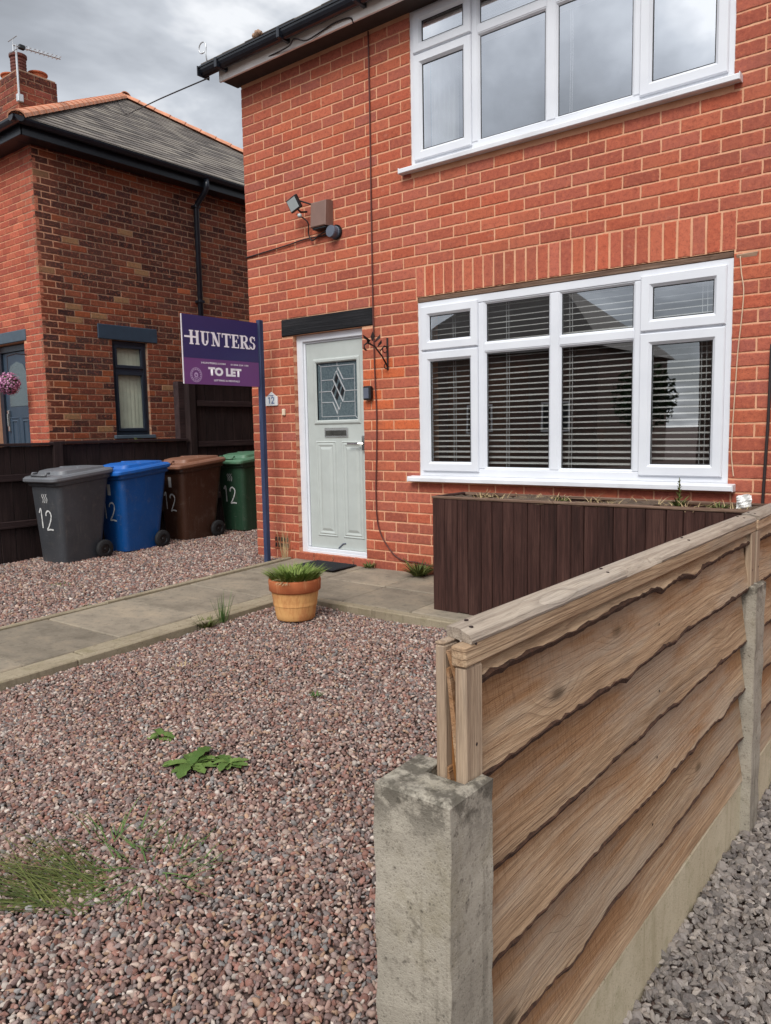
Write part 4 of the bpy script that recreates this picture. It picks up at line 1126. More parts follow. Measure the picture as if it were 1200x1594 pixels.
# ------------------------------------------------------------------ wheelie bins
def rrect(hx, hy, r, z, cy=0, n=4, tilt=0, cx=0):
    out = []
    for (sx, sy, a0) in ((1, 1, 0), (-1, 1, 90), (-1, -1, 180), (1, -1, 270)):
        for i in range(n+1):
            a = R(a0+90*i/n); y = cy+sy*(hy-r)+r*math.sin(a)
            out.append((cx+sx*(hx-r)+r*math.cos(a), y, z+tilt*y))
    return out
def wheelie_bin(x, y, rz, c, label, lidc=None, top=.86, marks='12', sticker=None, one=True):
    t = thing('wheelie_bin', label, 'wheelie bin', (x, y, g(y)-.045), R(rz), 'wheelie bins beside the dark fence')
    mat = bin_mat('bin_body', c); lmat = bin_mat('bin_lid', lidc or tuple(min(1, v*1.25+.01) for v in c[:3])+(1,))
    m = MB(); tl = .10
    secs = [rrect(.165, .205, .05, 0.0, .0), rrect(.185, .225, .06, .012, .0)]
    for f in (.25, .5, .75, 1.0):
        secs.append(rrect(.185+.045*f, .225+.075*f, .06, .012+(top-.03)*f, .03*f, 4, tl*f))
    secs += [rrect(.238, .310, .055, top-.012, .03, 4, tl), rrect(.245, .318, .055, top, .03, 4, tl), rrect(.245, .318, .055, top+.03, .03, 4, tl)]
    m.loft(secs); me = m.mesh('bin_body'); autosmooth(me, 35); bd = link('bin_body', me, mat, t)
    m = MB(); z = top+.032; cyl = .02
    m.loft([rrect(.252, .345, .05, z, cyl, 4, tl), rrect(.262, .356, .055, z+.012, cyl, 4, tl), rrect(.262, .356, .055, z+.036, cyl, 4, tl), rrect(.250, .342, .06, z+.052, cyl, 4, tl), rrect(.215, .27, .07, z+.060, cyl+.03, 4, tl), rrect(.205, .255, .07, z+.086, cyl+.035, 4, tl*.7), rrect(.17, .20, .07, z+.096, cyl+.035, 4, tl*.5)])
    me = m.mesh('bin_lid'); autosmooth(me, 30); ld_ = link('bin_lid', me, lmat, t)
    m = MB()
    for s in (-1, 1): m.tube([(s*.11, -.315, z+.03), (s*.11, -.30, z+.058), (s*.095, -.26, z+.056)], .011, 8)
    m.tube([(-.11, -.312, z+.036), (.11, -.312, z+.036)], .012, 8); m.build('lid_grip', lmat, ld_, smooth=True)
    for s in (-1, 1):
        m = MB(); m.cbox(s*.13-.03, s*.13+.03, .02, .24, z+.088, z+.108, .01); q = m.build('lid_ridge', lmat, ld_)
    m = MB(); m.tube([(-.17, .375, top+.03), (.17, .375, top+.03)], .017, 10); 
    for s in (-1, 1): m.tube([(s*.15, .32, top+.02), (s*.15, .375, top+.03)], .014, 8)
    m.build('bin_handle', mat, t, smooth=True)
    m = MB(); m.tube([(-.25, .215, .095), (.25, .215, .095)], .012, 8); m.build('axle', 'black', t)
    for s in (-1, 1):
        m = MB(); xx = s*.232
        m.lathe([(.05, -.022), (.086, -.022), (.096, -.012), (.096, .012), (.086, .022), (.05, .022)], 28, (xx, .215, .096), 'x'); w = m.build('wheel', 'rubber', t, smooth=True)
        m = MB(); m.lathe([(0, .020), (.014, .020), (.018, .012), (.045, .010), (.052, .016), (.052, -.016), (.045, -.010), (0, -.012)] if s > 0 else [(0, -.020), (.014, -.020), (.018, -.012), (.045, -.010), (.052, -.016), (.052, .016), (.045, .010), (0, .012)], 20, (xx, .215, .096), 'x'); m.build('wheel_hub', 'black', w, smooth=False)
    # side moulding panels
    def wallx(zf, y): return .185+.045*zf+.0015
    for s in (1,):
        m = MB(); 
        for y0, y1 in ((-.13, -.115), (.165, .18)):
            m.add([(wallx(.12, 0), y0*.9, .11), (wallx(.12, 0), y1*.9, .11), (wallx(.82, 0), y1+.02, .70), (wallx(.82, 0), y0+.02, .70)], [(0, 1, 2, 3)])
        m.add([(wallx(.82, 0), -.11, .70), (wallx(.82, 0), .2, .715), (wallx(.84, 0), .2, .735), (wallx(.84, 0), -.11, .715)], [(0, 1, 2, 3)])
        m.build('moulded_rib', mat, t)
    # painted number on the front
    def tf(a, c):
        f = (c-.012)/(top-.03); return (a, -(.225+.075*f)+.03*f-.004, c+tl*f*(-(.225+.075*f)+.03*f))
    m = MB()
    for sx, gl, h0 in ((-.125, ONE if one else [(.3, 1), (.3, .5), (.32, .05)], .0), (-.015, TWO, -.02)):
        stroke(smooth2([(sx+px*.17, .36+h0+pz*.20+rnd.uniform(-.004, .004)) for px, pz in gl]), .016, tf, m, 1)
    m.build('painted_number', 'paint_mark', t)
    m = MB()
    if sticker == 'label':
        stroke([(.015, .62), (.015, .74)], .05, tf, m)
    else:
        for dx in (-.03, .0, .03): stroke(smooth2([(dx, .62), (dx+.012, .66), (dx-.006, .69), (dx+.008, .71)], 3), .008, tf, m, 1)
    m.build('bin_marking', 'paint_mark', t)
    return t
wheelie_bin(-7.215, -.985, 6, rgb(64, 66, 70), 'dark grey wheelie bin marked 12, nearest of the four', rgb(104, 106, 110), top=.80)
wheelie_bin(-7.20, -.30, 4, rgb(12, 74, 138), 'bright blue wheelie bin marked 12', rgb(24, 96, 178), top=.80, sticker='label')
wheelie_bin(-7.23, .49, 1, rgb(66, 40, 28), 'brown wheelie bin marked 12', rgb(128, 88, 68), top=.80, sticker='label')
wheelie_bin(-7.12, 1.26, 3, rgb(40, 68, 50), 'dark green wheelie bin half hidden by the house corner', rgb(78, 116, 90), top=.80)

# ------------------------------------------------------------------ dark boundary fence behind the bins
FX = -7.72
def board_fence(y0, y1, z0f, zt, label, nb, rails, group):
    t = thing('dark_fence_panel', label, 'fence', (FX, y0, 0), 0, group)
    w = (y1-y0)/nb
    for i in range(nb):
        m = MB(); yy = w*i
        m.cbox(-.012+rg.uniform(-.003, .003), .010+rg.uniform(-.002, .004), yy+.003, yy+w-.003, g(y0)+z0f, zt-.02, .003); m.build('fence_board', 'darkfence', t)
    for z in rails:
        m = MB(); m.cbox(.0145, .045, 0, y1-y0, z, z+.07, .004); m.build('fence_rail', 'darkrail', t)
    m = MB(); m.cbox(-.03, .05, 0, y1-y0, zt-.018, zt+.012, .004); m.build('capping', 'darkrail', t)
    return t
def fpost(y, zt, label, mat='darkfence', dx=0):
    m = MB(); m.cbox(FX-.045+dx, FX+.055+dx, y-.05, y+.05, -.4, zt, .005); me = m
    o = m.build('fence_post', mat, label=label, cat='fence post'); return o
gz = 'dark stained boundary fence panels'
board_fence(-4.48, -2.72, -.06, 1.085, 'low dark brown fence panel at the street end of the boundary', 12, (.25, .72), gz)
board_fence(-2.62, -.86, -.06, 1.09, 'low dark brown fence panel behind the grey bin', 12, (.25, .72), gz)
board_fence(-.76, .86, -.06, 1.10, 'low dark brown fence panel behind the blue and brown bins', 11, (.25, .72), gz)
board_fence(1.02, 2.78, -.05, 1.88, 'tall dark brown fence panel under the estate agent board', 12, (.35, 1.0, 1.5), gz)
board_fence(2.88, 4.6, -.05, 1.88, 'tall dark brown fence panel farthest back beside the house', 12, (.35, 1.0, 1.5), gz)
fpost(-2.67, 1.10, 'dark fence post between the two panels nearest the street')
fpost(-.81, 1.11, 'short dark fence post behind the grey bin')
fpost(.94, 1.95, 'tall dark fence post where the fence steps up')
fpost(2.83, 1.92, 'tall dark fence post under the estate agent board')
fpost(.86, 1.80, 'slim grey-brown post beside the tall dark fence post', 'darkrail', -.10)

# ------------------------------------------------------------------ neighbouring house
NXW, NY0, NY1, NZT = -9.80, .24, 9.3, 4.93
nb = thing('neighbour_house', 'dark brick house with hipped slate roof beyond the fence', 'house')
NOP = [(1.245, 1.823, 1.165, 2.505)]
q = Matrix(((0, -1, 0, NXW), (1, 0, 0, 0), (0, 0, 1, 0), (0, 0, 0, 1)))      # wall x -> world y, wall y -> -world x
s = wall_shell(NY0+.004, NY1, -.3, NZT, .006, .3, NOP); s.v = [tuple(q @ Vector(p)) for p in s.v]; s.build('side_wall', 'mortar_old', nb)
DARK = [(84, 54, 46), (60, 46, 44), (104, 60, 48), (118, 66, 50), (52, 42, 44), (92, 56, 46), (126, 74, 54), (70, 50, 48), (58, 44, 42), (80, 54, 48)]
ORNG = [(156, 82, 54), (140, 74, 54), (168, 92, 58), (128, 68, 52), (150, 86, 62), (112, 64, 52)]
def dark(x, z, r_):
    f = 1/(1+math.exp((z-3.05)*3.2)); e = 1/(1+math.exp((4.62-z)*9)); f = max(f, e*.7)
    if r_.random() < f*.70: c = tone(ORNG, r_, .70, .13)
    else: c = tone(DARK, r_, .80, .18)
    if r_.random() < .03: c = rgb(150, 118, 84)
    if 2.0 < z < 2.5 and x < 1.2 and r_.random() < .6: c = tone([(58, 48, 50), (64, 52, 50), (74, 56, 52)], r_, .9)
    return c
nbk = lay(NY0, NY1, NZT-.0865*56, 56, .0865, .2425, (.1, .221), NOP+[(1.03, 2.0, 2.505, 2.715)], rg, .0115)
nbk = [b for b in nbk if b[2] > .4]
M['nbrick'] = M['brick']; 
place_bricks(nb, nbk, bv, BW, BH, q, rg, dark, 290, 'side_brickwork', vis=lambda u, v, p: u < 255 and p.z > 1.05)
# front wall, seen at a sharp angle
NDO = (-11.3, -10.31, -.2, 2.455)
s = wall_shell(-17.5, NXW-.004, -.3, NZT, NY0+.006, NY0+.3, [NDO]); s.build('front_wall', 'mortar', nb)
fb = lay(-17.5, NXW, NZT-.0865*56, 56, .0865, .2425, (.05, .171), [NDO, (-11.5, -10.24, 2.455, 2.61)], rg)
sm_ = MB(); RED2 = [(176, 92, 72), (168, 84, 66), (184, 98, 76), (158, 80, 66), (190, 104, 80)]
for (a, b_, c, d, k) in fb:
    if d < .5: continue
    v = bv[k % 6]; sm_.add([(p[0]*(b_-a)/BW+(a+b_)/2, p[1]+NY0, p[2]*(d-c)/BH+(c+d)/2) for p in v.v], v.f); c_ = tone(RED2, rg, 1.0, .09); sm_.c += [(*c_[:3], e) for e in v.e]
sm_.build('front_brickwork', 'brick_stuff', nb, kind='stuff')
b = MB(); b.add([(-17.5, NY0+.3, -.3), (-17.5, NY1, -.3), (-17.5, NY1, NZT), (-17.5, NY0+.3, NZT), (NXW-.3, NY1, -.3), (NXW-.3, NY1, NZT)], [(0, 1, 2, 3), (1, 4, 5, 2)]); b.build('rear_wall', 'mortar_old', nb)
m = MB(); m.cbox(-11.5, -10.245, NY0-.01, NY0+.08, 2.457, 2.608, .008); m.build('door_lintel', 'bluegrey', nb)
m = MB(); m.cbox(NXW-.08, NXW+.010, 1.032, 1.998, 2.508, 2.712, .008); m.build('window_lintel', 'slate_blue', nb)
# neighbour front door
m = MB(); m.box(NDO[0], -11.2, NY0+.10, NY0+.17, 0, 2.44); m.box(-10.40, NDO[1], NY0+.10, NY0+.17, 0, 2.44); m.box(-11.2, -10.4, NY0+.10, NY0+.17, 2.36, 2.44); m.build('door_frame', 'anthracite', nb)
m = MB(); m.box(-11.19, -10.405, NY0+.13, NY0+.18, .2, 2.355); nd = m.build('front_door', 'slate_blue', nb)
for zz, w in ((.35, 1.3),):
    m = MB()
    for (a, c) in ((-11.08, -10.83), (-10.77, -10.52)): m.ring(a, c, .35, 1.45, [(0, NY0+.13), (.01, NY0+.12), (.04, NY0+.128), (.06, NY0+.118), (.062, NY0+.131)])
    m.build('raised_panel', 'slate_blue', nd)
m = MB(); m.prism([(-11.06, 1.6), (-10.54, 1.6), (-10.54, 2.05), (-10.62, 2.17), (-10.8, 2.22), (-10.98, 2.17), (-11.06, 2.05)], 'y', NY0+.124, NY0+.129); m.build('door_glass', 'glass_dark', nd)
m = MB(); m.tube([(-11.1, NY0+.09, 1.32), (-11.1, NY0+.09, 1.5)], .012, 8); m.cbox(-11.13, -11.07, NY0+.1, NY0+.128, 1.25, 1.55, .004); m.build('door_handle', 'chrome', nd)
# side window
def xring(m, y0, y1, z0, z1, prof): 
    t = MB(); t.ring(y0, y1, z0, z1, prof); m.add([tuple(q @ Vector(p)) for p in t.v], t.f)
m = MB(); xring(m, 1.25, 1.818, 1.17, 2.50, [(0, .11), (0, .05), (.05, .05), (.06, .065), (.06, .11)])
nw = m.build('window', 'anthracite', nb)
m = MB(); m.box(NXW-.11, NXW-.052, 1.31, 1.758, 2.065, 2.125); m.build('transom', 'anthracite', nw)
for (a, c, y1_) in ((1.23, 2.06, 1.758), (2.13, 2.44, 1.758)):
    m = MB(); xring(m, 1.31-.01, y1_+.01, a-.005, c+.005, [(0, .06), (0, .035), (.035, .035), (.042, .05), (.042, .06)]); m.build('sash', 'anthracite', nw)
    m = MB(); m.add([tuple(q @ Vector(p)) for p in ((1.33, .06, a), (1.74, .06, a), (1.74, .06, c), (1.33, .06, c))], [(0, 1, 2, 3)]); m.build('pane', 'glass_clear', nw)
m = MB(); m.cbox(NXW-.1, NXW+.05, 1.20, 1.865, 1.115, 1.165, .006); m.build('window_sill', 'bluegrey', nw)
b = MB(); x0_, x1_ = NXW-2.5, NXW-.301
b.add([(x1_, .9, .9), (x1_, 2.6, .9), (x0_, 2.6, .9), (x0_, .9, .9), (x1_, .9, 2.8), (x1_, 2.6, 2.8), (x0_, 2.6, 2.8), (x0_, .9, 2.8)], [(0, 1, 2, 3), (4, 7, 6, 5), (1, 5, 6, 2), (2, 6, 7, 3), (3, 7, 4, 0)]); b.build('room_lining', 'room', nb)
vb = thing('vertical_blind', 'pale sage vertical blind in the neighbour side window', 'blind', (NXW-.125, 1.25, 2.49))
vm = MB(); vm.add([(0, -.036, -1.29), (.006, 0, -1.29), (0, .036, -1.29), (0, -.036, 0), (.006, 0, 0), (0, .036, 0)], [(0, 1, 4, 3), (1, 2, 5, 4)]); vme = vm.mesh('slat', True); vme.materials.append(M['vslat'])
for i in range(9):
    o = bpy.data.objects.new('slat', vme); col.objects.link(o); o.parent = vb; o.location = (0, .03+.064*i, 0); o.rotation_euler = (0, 0, R(-14+rg.uniform(-4, 4)))
m = MB(); m.cbox(-.02, .02, 0, .57, .002, .03, .003); m.build('head_rail', 'white', vb)
# flower ball by the neighbour's door
fbal = thing('hanging_flower_ball', 'round ball of pink flowers hanging by the neighbour front door', 'flower ball', (-10.27, -.02, 1.87))
m = MB(); r_ = random.Random(8)
for i in range(420):
    a = r_.uniform(0, 2*math.pi); z = r_.uniform(-1, 1); n_ = Vector((math.sqrt(1-z*z)*math.cos(a), math.sqrt(1-z*z)*math.sin(a), z)); p = n_*r_.uniform(.12, .155)
    u = n_.orthogonal().normalized(); w = n_.cross(u); s_ = r_.uniform(.012, .02); ph = r_.uniform(0, 6)
    vs = [p+n_*.006]+[p+(u*math.cos(ph+k*1.2566)+w*math.sin(ph+k*1.2566))*s_ for k in range(5)]
    m.add(vs, [(0, k+1, (k+1) % 5+1) for k in range(5)])
m.build('blossom', 'flower', fbal, kind='stuff')
V, F = ico(2); m = MB(); m.add([tuple(v*.118) for v in V], [tuple(f) for f in F]); m.build('ball_core', 'grass_dark', fbal, smooth=True)
m = MB(); m.tube([(0, 0, .12), (0, 0, .36)], .004, 5); m.tube([(0, 0, .36), (.0, .12, .40), (0, .265, .40)], .007, 6); m.build('bracket', 'dark_metal', fbal)
# roof: hipped, slates row by row
EX, EY, EZ, A_ = -9.50, -.055, 5.03, 4.6
TP = 2.9/4.6; APX = Vector((EX-A_, EY+A_, EZ+2.9))
nroof_m = MB(); RY = EY+2*A_; LX = -18
d = .05
nroof_m.add([(EX, EY, EZ-d), (EX, RY, EZ-d), (APX.x, APX.y, APX.z-d), (LX, EY, EZ-d), (LX, APX.y, APX.z-d), (LX, RY, EZ-d)], [(0, 1, 2), (0, 2, 4, 3), (1, 5, 4, 2)])
nroof = nroof_m.build('roof', 'slate', nb)
slope_len = math.hypot(A_, 2.9); rows = 30; ex = slope_len/rows
cand = []
ux = Vector((-A_/slope_len, 0, 2.9/slope_len)); nrm = Vector((2.9, 0, A_)).normalized()
for r0 in range(rows):
    t0 = r0*ex; half = A_*(1-t0/slope_len); n_ = max(1, int(2*half/.30)); w = .30
    y0 = EY+A_-half
    off = (.15 if r0 % 2 else 0)
    k = 0; yy = y0-off
    while yy < EY+A_+half:
        a, c = max(yy, y0+.02), min(yy+w, EY+A_+half-.02)
        if c-a > .06: cand.append((t0, a, c))
        yy += w
sl_mb = []
def slate_verts(t0, a, c, r_):
    p = Vector((EX, 0, EZ))+ux*(t0-.02); e = ux*(ex*1.35); tilt = nrm*(.014+r_.uniform(-.002, .003)); lift = nrm*.003
    P = [p+Vector((0, a+.003, 0))+tilt, p+Vector((0, c-.003, 0))+tilt, p+e+Vector((0, c-.003, 0))+lift, p+e+Vector((0, a+.003, 0))+lift]
    Q = [v-nrm*.009 for v in P]
    return [tuple(v) for v in P+Q], [(0, 1, 2, 3), (0, 4, 5, 1), (1, 5, 6, 2), (3, 7, 4, 0)]
scs = []
for i, (t0, a, c) in enumerate(cand):
    pp = Vector((EX, (a+c)/2, EZ))+ux*t0; pr = proj(pp)
    scs.append((((c-a)*ex/pr[2]**2 if pr and 0 < pr[0] < 245 and pr[1] > 0 else -1), i))
scs.sort(reverse=True); topi = {i for s_, i in scs[:290] if s_ > 0}
st = MB()
for i, (t0, a, c) in enumerate(cand):
    V_, F_ = slate_verts(t0, a, c, rg)
    if i in topi:
        m = MB(); m.add(V_, F_); m.build('roof_slate', 'slate', nroof)
    else: st.add(V_, F_)
st.build('slating', 'slate', nroof, kind='stuff')
# hip and ridge tiles: half-round lengths, each its own piece
def hip_line(p0, p1, n, name, r=.115, mat='hip_tile'):
    p0, p1 = Vector(p0), Vector(p1); dd = (p1-p0)/n; L_ = dd.length; d_ = dd.normalized()
    m = MB(); k = 6; secs = []
    for tt, rr in ((-.03*L_, r*1.02), (L_*1.02, r*.88)):
        secs.append([(tt, rr*math.cos(math.pi*j/k), rr*.75*math.sin(math.pi*j/k)) for j in range(k+1)])
    vs = secs[0]+secs[1]+[(v[0], v[1]*.86, v[2]*.86-.004) for v in secs[0]]
    fs = [(j, k+1+j, k+2+j, j+1) for j in range(k)]+[(j, j+1, 2*(k+1)+j+1, 2*(k+1)+j) for j in range(k)]
    m.add(vs, fs); me = m.mesh(name, False); me.materials.append(M[mat])
    side_ = d_.cross(Vector((0, 0, 1))).normalized(); up_ = side_.cross(d_)
    for i in range(n):
        o = bpy.data.objects.new(name, me); col.objects.link(o)
        mm = Matrix((d_, -side_, up_)).transposed().to_4x4(); mm.translation = p0+dd*i
        o.matrix_world = mm; o.parent = nroof
hip_line((EX+.03, EY-.03, EZ-.005), (APX.x, APX.y, APX.z+.01), 22, 'hip_tile')
hip_line((EX+.03, RY+.03, EZ-.005), (APX.x, APX.y, APX.z+.01), 22, 'hip_tile')
hip_line((APX.x+.1, APX.y, APX.z+.01), (LX, APX.y, APX.z+.01), 12, 'ridge_tile')
# gutters, fascia, soffit, downpipe
def gut_poly(c, z, r=.06, sgn=1): return [(c+sgn*(r-r*math.cos(math.pi*j/8)), z-r*1.1*math.sin(math.pi*j/8)) for j in range(9)]
m = MB(); m.prism(gut_poly(EX-.03, EZ-.005), 'y', EY-.10, RY); m.v = [(p[1], p[0], p[2]) if False else p for p in m.v]
m2 = MB(); m2.prism([(a, c) for a, c in gut_poly(EX-.03, EZ-.005)], 'y', EY-.11, RY); m2.build('gutter', 'black_pvc', nb)
m2 = MB(); m2.prism([(a, c) for a, c in gut_poly(EY+.03, EZ-.005, sgn=-1)], 'x', LX, EX+.10); m2.build('gutter', 'black_pvc', nb)
m = MB(); m.cbox(EX-.062, EX-.036, EY+.035, RY, EZ-.17, EZ+.0, .004); m.build('fascia', 'black_pvc', nb)
m = MB(); m.cbox(LX, EX-.036, EY+.036, EY+.06, EZ-.17, EZ+.0, .004); m.build('fascia', 'black_pvc', nb)
m = MB(); m.cbox(NXW-.02, EX-.063, EY+.062, RY, EZ-.155, EZ-.135, .003); m.build('soffit', 'black_pvc', nb)
m = MB(); m.cbox(LX, NXW-.021, EY+.062, NY0+.02, EZ-.155, EZ-.135, .003); m.build('soffit', 'black_pvc', nb)
dp = MB(); DY = 2.78
dp.tube([(EX+.03, DY, EZ-.06), (EX+.03, DY, EZ-.17), (EX-.02, DY, EZ-.24), (NXW+.10, DY, EZ-.36), (NXW+.06, DY, EZ-.46), (NXW+.06, DY, 0)], .042, 10); dpo = dp.build('downpipe', 'black_pvc', nb, smooth=True)
for z in (4.62, 3.2, 1.7):
    m = MB(); m.cbox(NXW+.001, NXW+.108, DY-.055, DY+.055, z-.02, z+.02, .004); m.build('pipe_clip', 'black_pvc', dpo)
# chimney rising from the front slope
CX0, CX1, CY0, CY1, CZ0, CZ1 = -12.1, -10.70, .60, 1.17, 5.1, 6.16
ch = MB(); ch.box(CX0+.006, CX1-.006, CY0+.006, CY1-.006, CZ0, CZ1-.01); chim = ch.build('chimney', 'mortar_old', nb)
sm_ = MB(); cr_ = random.Random(17); CHP = [(126, 66, 54), (112, 60, 52), (138, 72, 56), (98, 56, 50), (84, 54, 50)]
def face_bricks(L_, tfm, zs, ph, dk=1):
    for (a, b_, c, d_, k) in lay(0, L_, CZ0, 12, .0883, .2425, ph, [], cr_):
        v = bv[cr_.randrange(6)]; tcol = tone(CHP, cr_, dk, .14)
        if d_ > CZ1-.18: tcol = tuple(x*.6 for x in tcol[:3])+(1,)
        sm_.add([tfm(p[0]*(b_-a)/BW+(a+b_)/2, p[1]+cr_.uniform(-.002, .002), p[2]*(d_-c)/BH+(c+d_)/2) for p in v.v], v.f); sm_.c += [(*tcol[:3], e) for e in v.e]
face_bricks(CX1-CX0, lambda x, y, z: (CX0+x, CY0+y, z), 0, (.08, .2), 1.1)
face_bricks(CY1-CY0, lambda x, y, z: (CX1-y, CY0+x, z), 0, (.12, 0.0))
for zz, e in ((CZ1-.085, .022),):
    pass
sm_.build('chimney_brickwork', 'brick_stuff', chim, kind='stuff')
m = MB(); m.cbox(CX0, CX1-.01, CY0+.01, CY1-.01, CZ1-.008, CZ1+.02, .008); m.build('flaunching', 'mortar_old', chim)
def pot(x, y, r, h, mat, ribs):
    m = MB(); pr = [(r*.96, 0), (r*.92, h*.3)]
    if ribs:
        for i in range(5): zz = h*(.2+.15*i); pr += [(r*.9, zz), (r*1.0, zz+.02), (r*1.0, zz+.04), (r*.9, zz+.05)]
    pr += [(r*.95, h*.84), (r*1.12, h*.88), (r*1.12, h), (r*.85, h), (r*.8, h*.5)]
    m.lathe(pr, 18, (x, y, CZ1)); m.build('chimney_pot', mat, chim, smooth=False)
pot(-10.92, .74, .105, .29, 'pot_dark', True); pot(-10.95, 1.03, .12, .15, 'pot_clay', False); pot(-11.25, .80, .13, .13, 'pot_clay', False)
# aerial
ae = thing('tv_aerial', 'television aerial on a mast fixed to the chimney', 'aerial', (-10.68, .615, 5.85))
m = MB(); m.tube([(0, -.02, -.1), (0, -.02, .62)], .014, 8); m.build('mast', 'silver', ae)
m = MB(); m.tube([(0, -.06, .60), (0, .62, .655)], .010, 6); m.build('boom', 'silver', ae)
for i in range(9):
    y = .10+.062*i; m = MB(); m.tube([(-.07, y, .612+.08*y), (.07, y, .612+.08*y)], .005, 5); m.tube([(0, y, .60+.08*y), (0, y, .645+.08*y)], .005, 5); m.build('director_rod', 'silver', ae)
m = MB(); m.cbox(-.03, .03, .02, .1, .585, .64, .006); m.build('dipole_box', 'black', ae)
for dz in (-.08, .08):
    m = MB(); m.tube([(-.12, -.06, .6+dz), (.12, -.06, .6+dz)], .006, 5); m.tube([(0, -.06, .6), (0, -.06, .6+dz)], .006, 5); m.build('reflector_rod', 'silver', ae)
m = MB(); m.cbox(-.03, .03, -.05, .03, -.12, -.02, .006); m.build('mast_bracket', 'silver', ae)

# ------------------------------------------------------------------ planter
pl = thing('wooden_planter', 'long dark brown timber planter under the ground floor window', 'planter', (0, 0, 0))
PX0, PX1, PY0, PY1, PZ0, PZ1 = -2.85, -.78, -.90, -.53, -.028, .712
n_ = 23; w = (PX1-PX0)/n_
pb = random.Random(5)
xx = PX0
ws = [pb.choice((.075, .082, .09, .1, .085, .07)) for _ in range(n_)]; sc_ = (PX1-PX0)/sum(ws)
for wd in ws:
    wd *= sc_
    m = MB(); m.cbox(xx+.0015, xx+wd-.0015, PY0+pb.uniform(-.003, .003), PY0+.02, PZ0+pb.uniform(-.004, .006), PZ1-.001, .003, .0012, pb); m.build('planter_board', 'planter', pl); xx += wd
for i in range(4):
    yy = PY0+.022+(PY1-PY0-.024)*i/4; m = MB(); m.cbox(PX0, PX0+.02, yy+.001, yy+(PY1-PY0-.024)/4-.001, PZ0, PZ1-.002, .003, .001, pb); m.build('planter_board', 'planter', pl)
m = MB(); m.cbox(PX0+.0, PX1, PY1, PY1+.02, PZ0, PZ1-.004, .003); m.build('back_board', 'planter', pl)
m = MB(); m.cbox(PX1-.02, PX1, PY0+.022, PY1-.001, PZ0, PZ1-.002, .003); m.build('end_board', 'planter', pl)
m = MB(); m.cbox(PX0-.004, PX1+.004, PY0-.006, PY0+.032, PZ1, PZ1+.018, .004, .002, pb); m.build('front_rim', 'planter_worn', pl)
m = MB(); m.cbox(PX0-.004, PX1+.004, PY1-.012, PY1+.026, PZ1-.002, PZ1+.016, .004, .002, pb); m.build('back_rim', 'planter_worn', pl)
m = MB(); m.cbox(PX0-.005, PX0+.03, PY0+.0325, PY1-.0125, PZ1, PZ1+.017, .004); m.build('end_rim', 'planter', pl)
m = MB(); nx, ny = 80, 10
for j in range(ny+1):
    for i in range(nx+1):
        x = PX0+.02+(PX1-PX0-.04)*i/nx; y = PY0+.02+(PY1-PY0-.03)*j/ny
        m.v.append((x, y, PZ1-.012+.016*math.sin(x*9+y*5)+.012*math.sin(x*23-y*17)+pb.uniform(-.008, .012)))
for j in range(ny):
    for i in range(nx): a = j*(nx+1)+i; m.f.append((a, a+1, a+nx+2, a+nx+1))
m.build('planter_soil', 'soil', pl, kind='stuff')

# blades of grass and weeds
def blades(m, c, n, rad, L, lean, seed, w=.004, dirs=None, curl=.6, up=1.0):
    r_ = random.Random(seed)
    for i in range(n):
        a = r_.uniform(0, 2*math.pi); rr = rad*math.sqrt(r_.random())
        p = Vector((c[0]+rr*math.cos(a), c[1]+rr*math.sin(a), c[2]))
        if dirs: az = R(dirs[0]+r_.uniform(-dirs[1], dirs[1]))
        else: az = a+r_.uniform(-.6, .6)
        ln = lean*r_.uniform(.5, 1.2); l = L*r_.uniform(.5, 1.1)
        h = Vector((math.cos(az), math.sin(az), 0)); d_ = (h*math.sin(ln)+Vector((0, 0, 1))*math.cos(ln)*up).normalized()
        sd_ = Vector((-h.y, h.x, 0)); sd_ = (sd_+Vector((0, 0, r_.uniform(-.4, .4)))).normalized(); ww = w*r_.uniform(.7, 1.3)
        pts = []; q_ = p.copy(); k = 4
        for s_ in range(k+1):
            wd = ww*(1-s_/k)**.7+.0003
            pts += [tuple(q_-sd_*wd), tuple(q_+sd_*wd)]
            q_ = q_+d_*l/k; d_ = (d_+h*curl*.18-Vector((0, 0, 1))*curl*.16).normalized()
            if q_.z < c[2]+.002: q_.z = c[2]+.002
        m.add(pts, [(2*s_, 2*s_+1, 2*s_+3, 2*s_+2) for s_ in range(k)])
def tuft(name, label, cat, c, n, rad, L, lean, seed, mat='grass', **kw):
    m = MB(); blades(m, (0, 0, 0), n, rad, L, lean, seed, **kw); o = m.build(name, mat, label=label, cat=cat); o.location = c; return o
